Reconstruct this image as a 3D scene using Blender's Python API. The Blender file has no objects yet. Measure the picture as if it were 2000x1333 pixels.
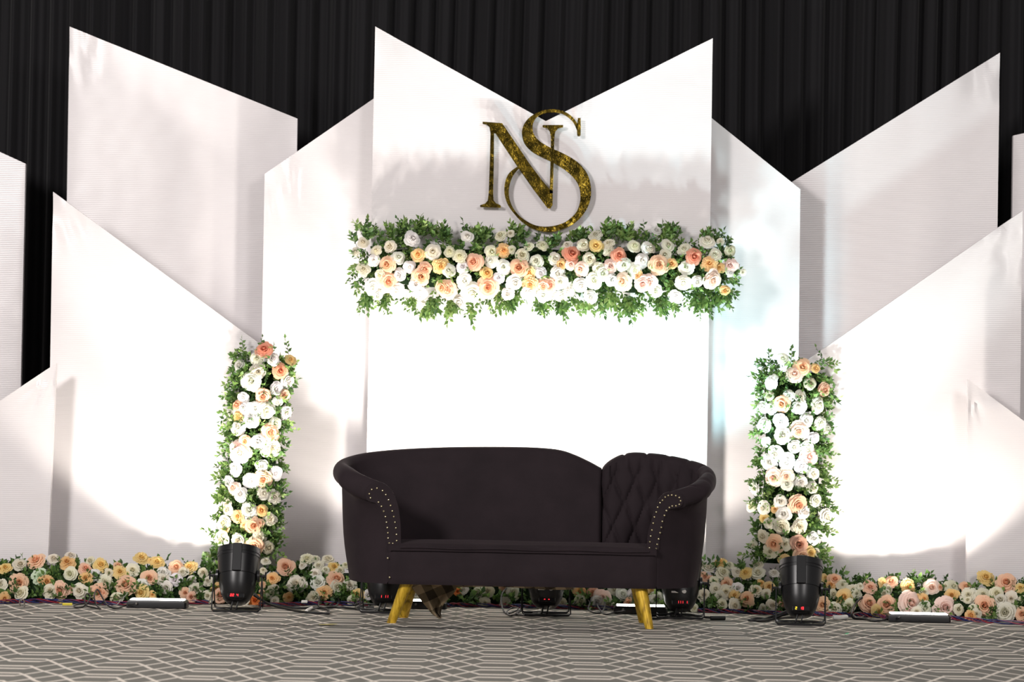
import bpy, bmesh, math, random
from mathutils import Vector, Matrix, Quaternion, noise
random.seed(11)
SC = bpy.context.scene
COL = SC.collection
PI = math.pi

# ---------------------------------------------------------------- camera
FPX = 5000.0
CAM = Vector((0, -12.8, 1.01))
TH = math.atan(163 / FPX)
RO = 0.019
_f = Vector((0, math.cos(TH), math.sin(TH)))
_u0 = Vector((0, -math.sin(TH), math.cos(TH)))
_r0 = Vector((1, 0, 0))
UP = math.cos(RO) * _u0 - math.sin(RO) * _r0
RT = math.cos(RO) * _r0 + math.sin(RO) * _u0
cd = bpy.data.cameras.new('camera')
cam = bpy.data.objects.new('camera', cd)
COL.objects.link(cam)
m = Matrix.Identity(4)
for i in range(3):
    m[i][0] = RT[i]; m[i][1] = UP[i]; m[i][2] = -_f[i]; m[i][3] = CAM[i]
cam.matrix_world = m
cd.sensor_width = 36; cd.lens = 36 * FPX / 2000
cd.clip_end = 200
cd.dof.use_dof = True; cd.dof.focus_distance = 13.2; cd.dof.aperture_fstop = 3.2
SC.camera = cam

def W(px, py, Y):
    """photo pixel -> world point on the plane y = Y"""
    d = _f + RT * ((px - 1000) / FPX) + UP * ((666.5 - py) / FPX)
    return CAM + d * ((Y - CAM.y) / d.y)
def FL(px, py, z=0.0):
    """photo pixel -> world point on the floor"""
    d = _f + RT * ((px - 1000) / FPX) + UP * ((666.5 - py) / FPX)
    return CAM + d * ((z - CAM.z) / d.z)

# ---------------------------------------------------------------- world, lights, exposure
wd = bpy.data.worlds.new('hall'); SC.world = wd; wd.use_nodes = True
wd.node_tree.nodes['Background'].inputs[0].default_value = (1.0, 0.95, 0.93, 1)
wd.node_tree.nodes['Background'].inputs[1].default_value = 0.26
SC.view_settings.view_transform = 'Standard'
SC.view_settings.look = 'None'
SC.view_settings.exposure = 0.0
SC.view_settings.gamma = 1.0
SC.view_settings.use_curve_mapping = False

def area(name, loc, tgt, size, power, color):
    l = bpy.data.lights.new(name, 'AREA'); l.shape = 'DISK'; l.size = size; l.energy = power; l.color = color
    o = bpy.data.objects.new(name, l); COL.objects.link(o); o.location = loc
    o.rotation_euler = (Vector(tgt) - Vector(loc)).to_track_quat('-Z', 'Y').to_euler()
    return o
area('front_fill_light', (-5.5, -8.5, 4.6), (0, 1, 1.0), 1.6, 680, (1, 0.95, 0.93))  # unseen area light added as main fill from the front left
area('front_fill_light', (4.5, -11.0, 4.8), (0, 1, 1.0), 2.2, 340, (1, 0.95, 0.93))  # weaker unseen area light added as fill from the front right
FLOOD_W = 76.0     # power of every floor floodlight
PAR_W = 112.0       # power of every par can

# ---------------------------------------------------------------- helpers
def lin(c):
    r = []
    for v in c:
        v /= 255.0
        r.append(v / 12.92 if v <= 0.04045 else ((v + 0.055) / 1.055) ** 2.4)
    return (r[0], r[1], r[2], 1.0)

class MB:
    def __init__(s): s.v = []; s.f = []; s.a = []
    def vert(s, p, a=0.0):
        s.v.append((p[0], p[1], p[2])); s.a.append(a); return len(s.v) - 1
    def grid(s, rows, closed=False, flip=False):
        idx = [[s.vert(p) for p in r] for r in rows]
        n = len(rows[0])
        for i in range(len(rows) - 1):
            for j in range(n if closed else n - 1):
                k = (j + 1) % n
                q = (idx[i][j], idx[i][k], idx[i + 1][k], idx[i + 1][j])
                s.f.append(q[::-1] if flip else q)
        return idx
    def box(s, c, d, rot=None, ch=0.0):
        c = Vector(c); hx, hy, hz = d[0] / 2, d[1] / 2, d[2] / 2
        if ch <= 0:
            ps = [Vector((x, y, z)) for z in (-hz, hz) for x, y in ((-hx, -hy), (hx, -hy), (hx, hy), (-hx, hy))]
            if rot is not None: ps = [rot @ p for p in ps]
            i = [s.vert(c + p) for p in ps]
            for q in ((3, 2, 1, 0), (4, 5, 6, 7), (0, 1, 5, 4), (1, 2, 6, 5), (2, 3, 7, 6), (3, 0, 4, 7)):
                s.f.append(tuple(i[k] for k in q))
        else:
            rings = []
            for z, e in ((-hz, ch), (-hz + ch, 0), (hz - ch, 0), (hz, ch)):
                x, y = hx - e, hy - e
                k = ch
                r = [(-x + k, -y), (x - k, -y), (x, -y + k), (x, y - k), (x - k, y), (-x + k, y), (-x, y - k), (-x, -y + k)]
                r = [Vector((a, b, z)) for a, b in r]
                if rot is not None: r = [rot @ p for p in r]
                rings.append([c + p for p in r])
            idx = s.grid(rings, closed=True)
            s.f.append(tuple(idx[0][::-1])); s.f.append(tuple(idx[-1]))
    def lathe(s, prof, n=24, mat=None):
        rings = []
        for z, r in prof:
            r = max(r, 1e-4)
            ring = [Vector((r * math.cos(2 * PI * k / n), r * math.sin(2 * PI * k / n), z)) for k in range(n)]
            if mat is not None: ring = [mat @ p for p in ring]
            rings.append(ring)
        return s.grid(rings, closed=True)
    def tube(s, pts, r, n=6, cap=True, r2=None):
        pts = [Vector(p) for p in pts]
        rings = []
        nrm = None
        for i, p in enumerate(pts):
            t = (pts[min(i + 1, len(pts) - 1)] - pts[max(i - 1, 0)])
            if t.length < 1e-9: t = Vector((0, 0, 1))
            t.normalize()
            if nrm is None:
                nrm = t.orthogonal().normalized()
            nrm = (nrm - t * nrm.dot(t))
            if nrm.length < 1e-6: nrm = t.orthogonal()
            nrm.normalize()
            b = t.cross(nrm)
            rr = r if r2 is None else r + (r2 - r) * i / max(1, len(pts) - 1)
            rings.append([p + (nrm * math.cos(2 * PI * k / n) + b * math.sin(2 * PI * k / n)) * rr for k in range(n)])
        idx = s.grid(rings, closed=True)
        if cap:
            s.f.append(tuple(idx[0][::-1])); s.f.append(tuple(idx[-1]))
    def prism(s, poly, y0, y1):
        """polygon given as (x, z) pairs, extruded from y0 (front) to y1"""
        n = len(poly)
        a = [s.vert((x, y0, z)) for x, z in poly]
        b = [s.vert((x, y1, z)) for x, z in poly]
        s.f.append(tuple(a)); s.f.append(tuple(b[::-1]))
        for i in range(n):
            j = (i + 1) % n
            s.f.append((a[j], a[i], b[i], b[j]))
    def build(s, name, mat, parent=None, smooth=True, origin=None, attr=None, tri=False, recalc=False, ang=40):
        me = bpy.data.meshes.new(name)
        o0 = Vector(origin) if origin is not None else (Vector(parent['_o']) if parent is not None and '_o' in parent else Vector((0, 0, 0)))
        me.from_pydata([(v[0] - o0.x, v[1] - o0.y, v[2] - o0.z) for v in s.v], [], s.f)
        if attr:
            at = me.attributes.new(attr, 'FLOAT', 'POINT')
            at.data.foreach_set('value', s.a)
        if tri or recalc:
            bm = bmesh.new(); bm.from_mesh(me)
            if tri: bmesh.ops.triangulate(bm, faces=[f for f in bm.faces if len(f.verts) > 4])
            if recalc: bmesh.ops.recalc_face_normals(bm, faces=bm.faces)
            bm.to_mesh(me); bm.free()
        if mat is not None: me.materials.append(mat)
        if smooth:
            me.polygons.foreach_set('use_smooth', [True] * len(me.polygons))
            try: me.set_sharp_from_angle(angle=math.radians(ang))
            except Exception: pass
        me.update()
        o = bpy.data.objects.new(name, me); COL.objects.link(o)
        if parent is not None:
            o.parent = parent
        elif origin is not None:
            o.location = origin
        return o

def tag(o, label, cat, group=None):
    o['label'] = label; o['category'] = cat; o['kind'] = 'thing'
    if group: o['group'] = group
    return o
def thing(name, label, cat, loc=(0, 0, 0), rotz=0, group=None):
    o = bpy.data.objects.new(name, None); COL.objects.link(o)
    o.location = loc; o.rotation_euler = (0, 0, rotz); o.empty_display_size = 0.1
    tag(o, label, cat, group)
    return o
def wthing(name, label, cat, loc, group=None):
    """thing whose parts are given in world coordinates"""
    o = thing(name, label, cat, loc, 0, group); o['_o'] = tuple(loc)
    return o
def catmull(pts, n):
    pts = [Vector(p) for p in pts]
    out = []
    for i in range(len(pts) - 1):
        p0 = pts[max(i - 1, 0)]; p1 = pts[i]; p2 = pts[i + 1]; p3 = pts[min(i + 2, len(pts) - 1)]
        for k in range(n):
            t = k / n
            out.append(0.5 * ((2 * p1) + (p2 - p0) * t + (2 * p0 - 5 * p1 + 4 * p2 - p3) * t * t + (3 * p1 - p0 - 3 * p2 + p3) * t ** 3))
    out.append(pts[-1])
    return out

# ---------------------------------------------------------------- materials
def mat(name, color, rough=0.5, metal=0.0, spec=0.5, **kw):
    mt = bpy.data.materials.new(name); mt.use_nodes = True
    b = mt.node_tree.nodes['Principled BSDF']
    b.inputs['Base Color'].default_value = color
    b.inputs['Roughness'].default_value = rough
    b.inputs['Metallic'].default_value = metal
    b.inputs['Specular IOR Level'].default_value = spec
    for k, v in kw.items(): b.inputs[k.replace('_', ' ')].default_value = v
    return mt
def nodes(mt): return mt.node_tree.nodes, mt.node_tree.links, mt.node_tree.nodes['Principled BSDF']
def mth(N, L, op, a, b=None, c=None):
    n = N.new('ShaderNodeMath'); n.operation = op
    for i, v in enumerate((a, b, c)):
        if v is None: continue
        if isinstance(v, (int, float)): n.inputs[i].default_value = v
        else: L.new(v, n.inputs[i])
    return n.outputs[0]
def mixc(N, L, fac, a, b, mode='MIX'):
    n = N.new('ShaderNodeMix'); n.data_type = 'RGBA'; n.blend_type = mode
    for i, v in ((0, fac), (6, a), (7, b)):
        if isinstance(v, (int, float)): n.inputs[i].default_value = v
        elif isinstance(v, tuple): n.inputs[i].default_value = v
        else: L.new(v, n.inputs[i])
    return n.outputs[2]
def noise_t(N, L, scale, detail=3, vec=None, rough=0.55):
    n = N.new('ShaderNodeTexNoise'); n.inputs['Scale'].default_value = scale; n.inputs['Detail'].default_value = detail
    n.inputs['Roughness'].default_value = rough
    if vec is not None: L.new(vec, n.inputs['Vector'])
    return n.outputs[0]
def bump(N, L, b, h, strength, dist=0.01):
    n = N.new('ShaderNodeBump'); n.inputs['Strength'].default_value = strength; n.inputs['Distance'].default_value = dist
    L.new(h, n.inputs['Height']); L.new(n.outputs[0], b.inputs['Normal']); return n
def objco(N): return N.new('ShaderNodeTexCoord').outputs['Object']
def ramp(N, L, fac, stops):
    r = N.new('ShaderNodeValToRGB'); e = r.color_ramp.elements
    while len(e) < len(stops): e.new(0.5)
    for k, (p, c) in enumerate(stops): e[k].position = p; e[k].color = c
    L.new(fac, r.inputs[0]); return r.outputs[0]

# glossy ribbed white flex vinyl
M_VINYL = mat('white_flex_vinyl', lin((230, 225, 226)), 0.30, 0, 0.5)
N, L, B = nodes(M_VINYL)
co = objco(N); sp = N.new('ShaderNodeSeparateXYZ'); L.new(co, sp.inputs[0])
rib = mth(N, L, 'SINE', mth(N, L, 'MULTIPLY', sp.outputs[2], 2 * PI / 0.011))
big = noise_t(N, L, 2.2, 2, co)
hh = mth(N, L, 'ADD', mth(N, L, 'MULTIPLY', rib, 0.035), mth(N, L, 'MULTIPLY', big, 2.2))
bump(N, L, B, hh, 0.35, 0.012)
# carpet
M_CARPET = mat('patterned_carpet', (0.2, 0.19, 0.17, 1), 0.95, 0, 0.1)
N, L, B = nodes(M_CARPET)
co = objco(N); sp = N.new('ShaderNodeSeparateXYZ'); L.new(co, sp.inputs[0])
wob = noise_t(N, L, 1.3, 2, co)
PX, PD = 0.77, 0.30
xx = mth(N, L, 'ADD', mth(N, L, 'DIVIDE', sp.outputs[0], PX), mth(N, L, 'MULTIPLY', wob, 0.10))
yy = mth(N, L, 'ADD', mth(N, L, 'DIVIDE', sp.outputs[1], PD), mth(N, L, 'MULTIPLY', wob, 0.25))
tri = mth(N, L, 'MULTIPLY', mth(N, L, 'ABSOLUTE', mth(N, L, 'SUBTRACT', mth(N, L, 'FRACT', xx), 0.5)), 2.0)
n_ = N.new('ShaderNodeMapRange'); n_.inputs[1].default_value = 0.16; n_.inputs[2].default_value = 0.84; n_.inputs[3].default_value = 0; n_.inputs[4].default_value = 2.0
L.new(tri, n_.inputs[0]); trap = n_.outputs[0]
def fam(sign, ph):
    v = mth(N, L, 'ADD', yy, mth(N, L, 'ADD', mth(N, L, 'MULTIPLY', trap, sign), ph))
    d = mth(N, L, 'ABSOLUTE', mth(N, L, 'SUBTRACT', mth(N, L, 'FRACT', v), 0.5))
    return mth(N, L, 'SUBTRACT', 0.5, d)
dm = mth(N, L, 'MINIMUM', fam(1.0, 0.0), fam(-1.0, 0.36))
n_ = N.new('ShaderNodeMapRange'); n_.inputs[1].default_value = 0.058; n_.inputs[2].default_value = 0.085; n_.inputs[3].default_value = 1; n_.inputs[4].default_value = 0
L.new(dm, n_.inputs[0]); line = n_.outputs[0]
pile = noise_t(N, L, 260, 2, co)
tone = noise_t(N, L, 1.7, 3, co)
ground = mixc(N, L, tone, lin((124, 125, 118)), lin((142, 137, 129)))
ground = mixc(N, L, mth(N, L, 'MULTIPLY', pile, 0.35), ground, lin((84, 82, 78)))
colr = mixc(N, L, line, ground, lin((232, 223, 211)))
L.new(colr, B.inputs['Base Color'])
bump(N, L, B, pile, 0.4, 0.004)
# black drape
M_DRAPE = mat('black_drape_cloth', lin((21, 20, 23)), 0.75, 0, 0.25, Sheen_Weight=0.1)
# velvet
M_VELVET = mat('dark_plum_velvet', lin((46, 37, 42)), 0.8, 0, 0.15, Sheen_Weight=0.16, Sheen_Roughness=0.4)
M_VELVET.node_tree.nodes['Principled BSDF'].inputs['Sheen Tint'].default_value = lin((140, 124, 128))
N, L, B = nodes(M_VELVET)
co = objco(N)
nz = noise_t(N, L, 6, 4, co)
L.new(mixc(N, L, nz, lin((31, 25, 28)), lin((48, 39, 43))), B.inputs['Base Color'])
bump(N, L, B, noise_t(N, L, 420, 2, co), 0.15, 0.002)
M_GOLDLEG = mat('streaked_gold_paint', lin((196, 160, 40)), 0.42, 0.35, 0.5)
N, L, B = nodes(M_GOLDLEG)
mp = N.new('ShaderNodeMapping'); mp.inputs['Scale'].default_value = (60, 60, 9); L.new(objco(N), mp.inputs[0])
L.new(ramp(N, L, noise_t(N, L, 1.0, 4, mp.outputs[0]), [(0.3, lin((120, 92, 20))), (0.5, lin((205, 166, 44))), (0.75, lin((226, 190, 70)))]), B.inputs['Base Color'])
M_STUD = mat('brass_nailhead', lin((235, 222, 180)), 0.18, 1.0)
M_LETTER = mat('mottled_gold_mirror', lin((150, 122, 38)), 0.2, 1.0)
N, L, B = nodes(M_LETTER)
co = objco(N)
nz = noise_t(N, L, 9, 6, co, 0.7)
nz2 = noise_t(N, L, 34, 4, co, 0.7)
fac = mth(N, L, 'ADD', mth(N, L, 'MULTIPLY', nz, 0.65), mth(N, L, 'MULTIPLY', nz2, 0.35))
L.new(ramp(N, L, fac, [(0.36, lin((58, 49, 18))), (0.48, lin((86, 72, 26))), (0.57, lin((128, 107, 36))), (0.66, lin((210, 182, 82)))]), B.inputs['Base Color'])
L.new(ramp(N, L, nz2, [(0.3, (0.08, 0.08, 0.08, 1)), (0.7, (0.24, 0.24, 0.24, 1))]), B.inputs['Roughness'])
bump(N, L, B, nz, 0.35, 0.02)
M_BLACK = mat('black_painted_metal', lin((20, 20, 22)), 0.33, 0, 0.5)
M_RUBBER = mat('black_rubber', lin((24, 24, 25)), 0.5, 0, 0.4)
M_STEEL = mat('bare_steel', lin((150, 145, 138)), 0.35, 0.9)
M_WHITE = mat('white_plastic', lin((232, 230, 226)), 0.45)
M_STICK = mat('paper_sticker', lin((226, 222, 214)), 0.6)
M_YELLOW = mat('yellow_tape', lin((226, 206, 70)), 0.5)
M_GREEN = mat('green_confetti', lin((60, 190, 130)), 0.5)
M_DRY = mat('dry_leaf', lin((188, 176, 110)), 0.7)
M_BLUEW = mat('blue_wire', lin((40, 48, 100)), 0.4)
M_REDW = mat('red_wire', lin((140, 38, 56)), 0.4)
M_PURW = mat('purple_wire', lin((74, 44, 88)), 0.4)
M_GREYC = mat('grey_cable', lin((128, 126, 122)), 0.45)
M_TAPE = mat('pale_seam_tape', lin((214, 208, 202)), 0.6)
M_GAP = mat('dark_seam', lin((52, 48, 46)), 0.9)
def emis(name, c, s):
    mt = mat(name, c, 0.4); b = mt.node_tree.nodes['Principled BSDF']
    b.inputs['Emission Color'].default_value = c; b.inputs['Emission Strength'].default_value = s; return mt
M_LED = emis('red_led', (1, 0.03, 0.04, 1), 3.0)
M_LEDY = emis('yellow_led', (1, 0.7, 0.05, 1), 1.6)
M_GLOW = emis('lit_diffuser', (1, 0.96, 0.9, 1), 8.0)
# plaid cloth
M_PLAID = mat('plaid_lining_cloth', lin((120, 100, 80)), 0.9, 0, 0.1)
N, L, B = nodes(M_PLAID)
uv = N.new('ShaderNodeAttribute'); uv.attribute_name = 'pl'
sp = N.new('ShaderNodeSeparateXYZ'); L.new(objco(N), sp.inputs[0])
a_ = mth(N, L, 'GREATER_THAN', mth(N, L, 'FRACT', mth(N, L, 'MULTIPLY', mth(N, L, 'ADD', sp.outputs[0], mth(N, L, 'MULTIPLY', sp.outputs[2], 0.55)), 9.5)), 0.5)
b_ = mth(N, L, 'GREATER_THAN', mth(N, L, 'FRACT', mth(N, L, 'MULTIPLY', mth(N, L, 'SUBTRACT', sp.outputs[2], mth(N, L, 'MULTIPLY', sp.outputs[0], 0.45)), 9.5)), 0.5)
s_ = mth(N, L, 'MULTIPLY', mth(N, L, 'ADD', a_, b_), 0.5)
L.new(ramp(N, L, s_, [(0.0, lin((70, 61, 50))), (0.5, lin((120, 106, 84))), (1.0, lin((176, 155, 126)))]), B.inputs['Base Color'])
# petals: colour comes from the flower, deeper towards its heart
M_PETAL = mat('petal', (1, 1, 1, 1), 0.6, 0, 0.2)
N, L, B = nodes(M_PETAL)
oi = N.new('ShaderNodeObjectInfo'); at = N.new('ShaderNodeAttribute'); at.attribute_name = 'core'
gm = N.new('ShaderNodeGamma'); gm.inputs[1].default_value = 1.55; L.new(oi.outputs['Color'], gm.inputs[0])
pc = mixc(N, L, at.outputs['Fac'], oi.outputs['Color'], gm.outputs[0])
L.new(pc, B.inputs['Base Color'])
tr = N.new('ShaderNodeBsdfTranslucent'); L.new(pc, tr.inputs[0])
ms = N.new('ShaderNodeMixShader'); ms.inputs[0].default_value = 0.32
L.new(B.outputs[0], ms.inputs[1]); L.new(tr.outputs[0], ms.inputs[2]); L.new(ms.outputs[0], N['Material Output'].inputs[0])
M_LEAF = mat('leaf', lin((70, 110, 50)), 0.42, 0, 0.45)
N, L, B = nodes(M_LEAF)
at = N.new('ShaderNodeAttribute'); at.attribute_name = 'tone'
lc = ramp(N, L, at.outputs['Fac'], [(0.0, lin((46, 72, 42))), (0.35, lin((80, 114, 60))), (0.7, lin((122, 154, 80))), (1.0, lin((172, 188, 122)))])
L.new(lc, B.inputs['Base Color'])
tr = N.new('ShaderNodeBsdfTranslucent'); L.new(lc, tr.inputs[0])
ms = N.new('ShaderNodeMixShader'); ms.inputs[0].default_value = 0.25
L.new(B.outputs[0], ms.inputs[1]); L.new(tr.outputs[0], ms.inputs[2]); L.new(ms.outputs[0], N['Material Output'].inputs[0])
M_FOAM = mat('dark_green_floral_foam', lin((28, 44, 26)), 0.95, 0, 0.1)

# ---------------------------------------------------------------- setting
b = MB()
b.grid([[(-9, -14, 0), (9, -14, 0)], [(-9, 4, 0), (9, 4, 0)]])
floor = b.build('floor', M_CARPET, smooth=False); floor['kind'] = 'structure'
for nm, px0, px1, pyc, h, mt in (('seam_tape', -300, 2300, 1252, 0.0015, M_TAPE), ('carpet_gap', -300, 2300, 1230, 0.001, M_GAP)):
    Yc = FL(1000, pyc).y
    b = MB()
    rows = []
    for k in range(90):
        x = -3.6 + 7.2 * k / 89
        wv = 0.012 * math.sin(x * 2.1) + 0.006 * math.sin(x * 7)
        hw = (0.022 if nm == 'seam_tape' else 0.026) * (0.25 + 0.9 * abs(noise.noise(Vector((x * 1.3, pyc, 0)))) * 2)
        rows.append([(x, Yc + wv - hw, h), (x, Yc + wv + hw, h)])
    b.grid(rows, flip=True)
    b.build(nm, mt, floor, smooth=False)

# black pleated curtain
b = MB()
CY = 3.05
xs = []
x = -6.0
while x < 6.0:
    xs.append(x); x += 0.012
rows = []
ph = [random.random() * 6 for _ in range(8)]
for zi in range(9):
    z = 5.4 * zi / 8
    r = []
    for x in xs:
        q = x + 0.05 * noise.noise(Vector((x * 0.8, z * 0.25, 3)))
        amp = 0.025 + 0.03 * (0.5 + 0.5 * noise.noise(Vector((x * 1.4, 0.1 * z, 9))))
        y = amp * math.sin(q * 46 + 5 * noise.noise(Vector((q * 1.1, 0, 1)))) + 0.05 * math.sin(q * 9.5 + 3 * noise.noise(Vector((q * 0.7, 0, 5)))) + 0.016 * math.sin(q * 97 + ph[1])
        r.append((x, CY + y, z))
    rows.append(r)
b.grid(rows)
o = b.build('stage_curtain', M_DRAPE, origin=(0, CY, 0), ang=180)
tag(o, 'black pleated curtain hanging behind all the white panels', 'curtain')

# ---------------------------------------------------------------- white wrapped panels
def panel(label, Y, tops, bl, br, wr=()):
    """tops: list of photo pixels along the top edge, bl/br: pixel x of the foot corners near the floor (py 1150)"""
    T = [W(px, py, Y) for px, py in tops]
    xl, xr = W(bl, 1150, Y).x, W(br, 1150, Y).x
    zb = 0.0
    cx = (xl + xr) / 2
    us = []
    nseg = len(T) - 1
    for i in range(nseg):
        n = 46 // nseg
        for k in range(n): us.append((i, k / n))
    us.append((nseg - 1, 1.0))
    b = MB()
    cols = []
    x0, x1 = T[0].x, T[-1].x
    sd = random.random() * 50
    for (i, t) in us:
        p = T[i].lerp(T[i + 1], t)
        g = (p.x - x0) / (x1 - x0)
        xb = xl + (xr - xl) * g
        col = []
        for k in range(41):
            s = k / 40
            x = xb + (p.x - xb) * s; z = zb + (p.z - zb) * s
            d = 0.006 * noise.noise(Vector((x * 1.1 + sd, z * 1.1, sd)))
            edge = min(g, 1 - g, 1 - s)
            d -= 0.004 * math.exp(-edge * 30)
            for (ci, amp, L_) in wr:
                c = T[ci]
                dx, dz = x - c.x, z - c.z
                r = math.hypot(dx, dz)
                if r > 0.004:
                    an = math.atan2(dz, dx)
                    d += 1.7 * amp * math.exp(-((r - 0.16) / L_) ** 2) * math.sin(an * 17 + sd + 6 * noise.noise(Vector((an * 2, r * 3, sd))))
            col.append(Vector((x, Y + d, z)))
        cols.append(col)
    idx = b.grid(cols, flip=True)
    th = 0.035
    # wrapped sides and back
    loop = [cols[0][k] for k in range(41)] + [c[40] for c in cols[1:]] + [cols[-1][k] for k in range(39, -1, -1)]
    back = [Vector((p.x, Y + th, p.z)) for p in loop]
    b.grid([loop, back], flip=True)
    bi = [b.vert(p) for p in back]
    b.f.append(tuple(bi))
    o = b.build('backdrop_panel', M_VINYL, origin=(cx, Y, 0), ang=35, tri=True, recalc=False)
    tag(o, label, 'panel', 'white angled backdrop panels')
    return o
YA, YB, YC_, YD, YE, YF = 2.25, 2.2, 1.55, 1.95, 1.32, 1.75
panel('white panel cut off by the left picture edge, behind the low slanted one', YA, [(-190, 210), (50, 320)], -200, 32)
panel('tall white panel at upper left, its top slanting down towards the centre', YB, [(136, 52), (581, 232)], 120, 566, [(0, .006, .10)])
panel('white panel beside the left flower column, top slanting down to the column', YC_, [(104, 375), (541, 697)], 91, 541, [(0, .008, .13)])
panel('narrow white panel behind the left edge of the central panel', YD, [(517, 340), (780, 158)], 503, 770, [(0, .004, .08)])
panel('wide central white panel with a V notch, carrying the gold monogram', YF, [(733, 52), (1066, 237), (1392, 75)], 711, 1377, [(0, .006, .10), (2, .005, .09)])
panel('narrow white panel behind the right edge of the central panel', YD, [(1350, 199), (1563, 370)], 1340, 1555)
panel('tall white panel at upper right, its top slanting up towards the picture edge', YB, [(1530, 366), (1953, 103)], 1520, 1937, [(1, .007, .12)])
panel('white panel beside the right flower column, top rising to the picture edge', YC_, [(1532, 735), (1997, 412)], 1525, 1987, [(1, .008, .20)])
panel('white panel sliver at the far right picture edge, behind the others', YA, [(1979, 265), (2230, 210)], 1968, 2230)
panel('low white panel in the bottom left corner, top slanting up to the right', YE, [(-150, 884), (110, 710)], -160, 91, [(1, .004, .10)])
panel('low white panel in the bottom right corner, top slanting down to the right', YE, [(1891, 742), (2170, 950)], 1888, 2160, [(0, .004, .07)])

# ---------------------------------------------------------------- gold monogram
YL = YF - 0.045
def LP(x, y): 
    p = W(920 + x / 4.936, 200 + y / 4.936, YL); return (p.x, p.z)
mono = wthing('monogram_sign', 'mottled gold interlaced letters N and S on the central panel', 'sign', W(1050, 450, YL))
bn = MB()
for poly in ([(188, 300), (222, 300), (220, 600), (213, 880), (218, 945), (240, 975), (285, 995), (288, 1006), (285, 1018), (90, 1012), (87, 1002), (90, 992), (135, 978), (160, 950), (170, 880), (180, 600)],
             [(112, 188), (300, 202), (455, 430), (560, 588), (660, 722), (755, 838), (770, 850), (788, 850), (786, 990), (765, 1027), (737, 1022), (600, 840), (440, 612), (235, 300), (188, 300), (178, 240), (150, 217), (112, 210)],
             [(692, 220), (886, 220), (889, 231), (886, 243), (840, 252), (812, 285), (803, 340), (797, 600), (788, 880), (757, 880), (765, 600), (770, 340), (760, 285), (735, 252), (692, 242), (689, 231)]):
    bn.prism([LP(*p) for p in poly][::-1], YL - 0.008, YL + 0.008)
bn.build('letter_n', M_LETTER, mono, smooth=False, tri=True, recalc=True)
so = [(1030, 215), (985, 150), (920, 100), (850, 75), (770, 68), (690, 82), (610, 115), (550, 160), (510, 215), (490, 280), (495, 340), (515, 400), (560, 455), (620, 500), (700, 540), (800, 590), (900, 650), (980, 720), (1030, 790), (1052, 870), (1050, 960), (1020, 1050), (970, 1110), (900, 1160), (810, 1190), (720, 1200), (630, 1190), (540, 1150), (460, 1090), (400, 1010), (368, 920), (365, 840), (380, 770), (410, 700), (462, 640)]
si = [(1022, 275), (985, 195), (920, 135), (850, 105), (770, 100), (700, 110), (640, 140), (605, 185), (593, 240), (600, 295), (630, 345), (680, 390), (740, 425), (800, 455), (880, 490), (980, 545), (1060, 610), (1120, 690), (1150, 780), (1158, 870), (1145, 960), (1110, 1040), (1060, 1110), (1000, 1165), (920, 1210), (840, 1240), (760, 1255), (670, 1245), (580, 1215), (490, 1155), (410, 1070), (350, 980), (322, 880), (325, 790), (345, 720), (380, 670), (445, 622)]
def resamp(pts, n):
    p = catmull([Vector((x, y, 0)) for x, y in pts], 8)
    ds = [0]
    for i in range(1, len(p)): ds.append(ds[-1] + (p[i] - p[i - 1]).length)
    out = []; j = 0
    for k in range(n):
        t = ds[-1] * k / (n - 1)
        while j < len(p) - 2 and ds[j + 1] < t: j += 1
        f = (t - ds[j]) / max(1e-9, ds[j + 1] - ds[j])
        out.append(p[j].lerp(p[j + 1], min(1, f)))
    return out
A_, B_ = resamp(so, 100), resamp(si, 100)
bs = MB()
r0, r1, r2, r3 = [], [], [], []
for p, q in zip(A_, B_):
    (ax, az), (bx, bz) = LP(p.x, p.y), LP(q.x, q.y)
    r0.append((ax, YL - 0.0085, az)); r1.append((bx, YL - 0.0085, bz)); r2.append((bx, YL + 0.008, bz)); r3.append((ax, YL + 0.008, az))
rows = [[r0[i], r1[i], r2[i], r3[i]] for i in range(100)]
ix = bs.grid(rows, closed=True)
bs.f.append(tuple(ix[0])); bs.f.append(tuple(ix[-1][::-1]))
bs.prism([LP(*p) for p in [(1030, 152), (1056, 152), (1058, 240), (1056, 318), (1048, 328), (1030, 328), (1022, 318), (1020, 240)]][::-1], YL - 0.0085, YL + 0.008)
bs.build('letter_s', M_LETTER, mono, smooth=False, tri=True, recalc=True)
for (x, y) in ((200, 300), (190, 960), (430, 500), (745, 960), (785, 260), (560, 300), (1110, 800), (760, 1225), (345, 850), (1040, 200)):
    bp = MB(); c = LP(x, y); bp.tube([(c[0], YL + 0.006, c[1]), (c[0], YF - 0.004, c[1])], 0.004, 8)
    bp.build('standoff', M_STEEL, mono)

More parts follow.
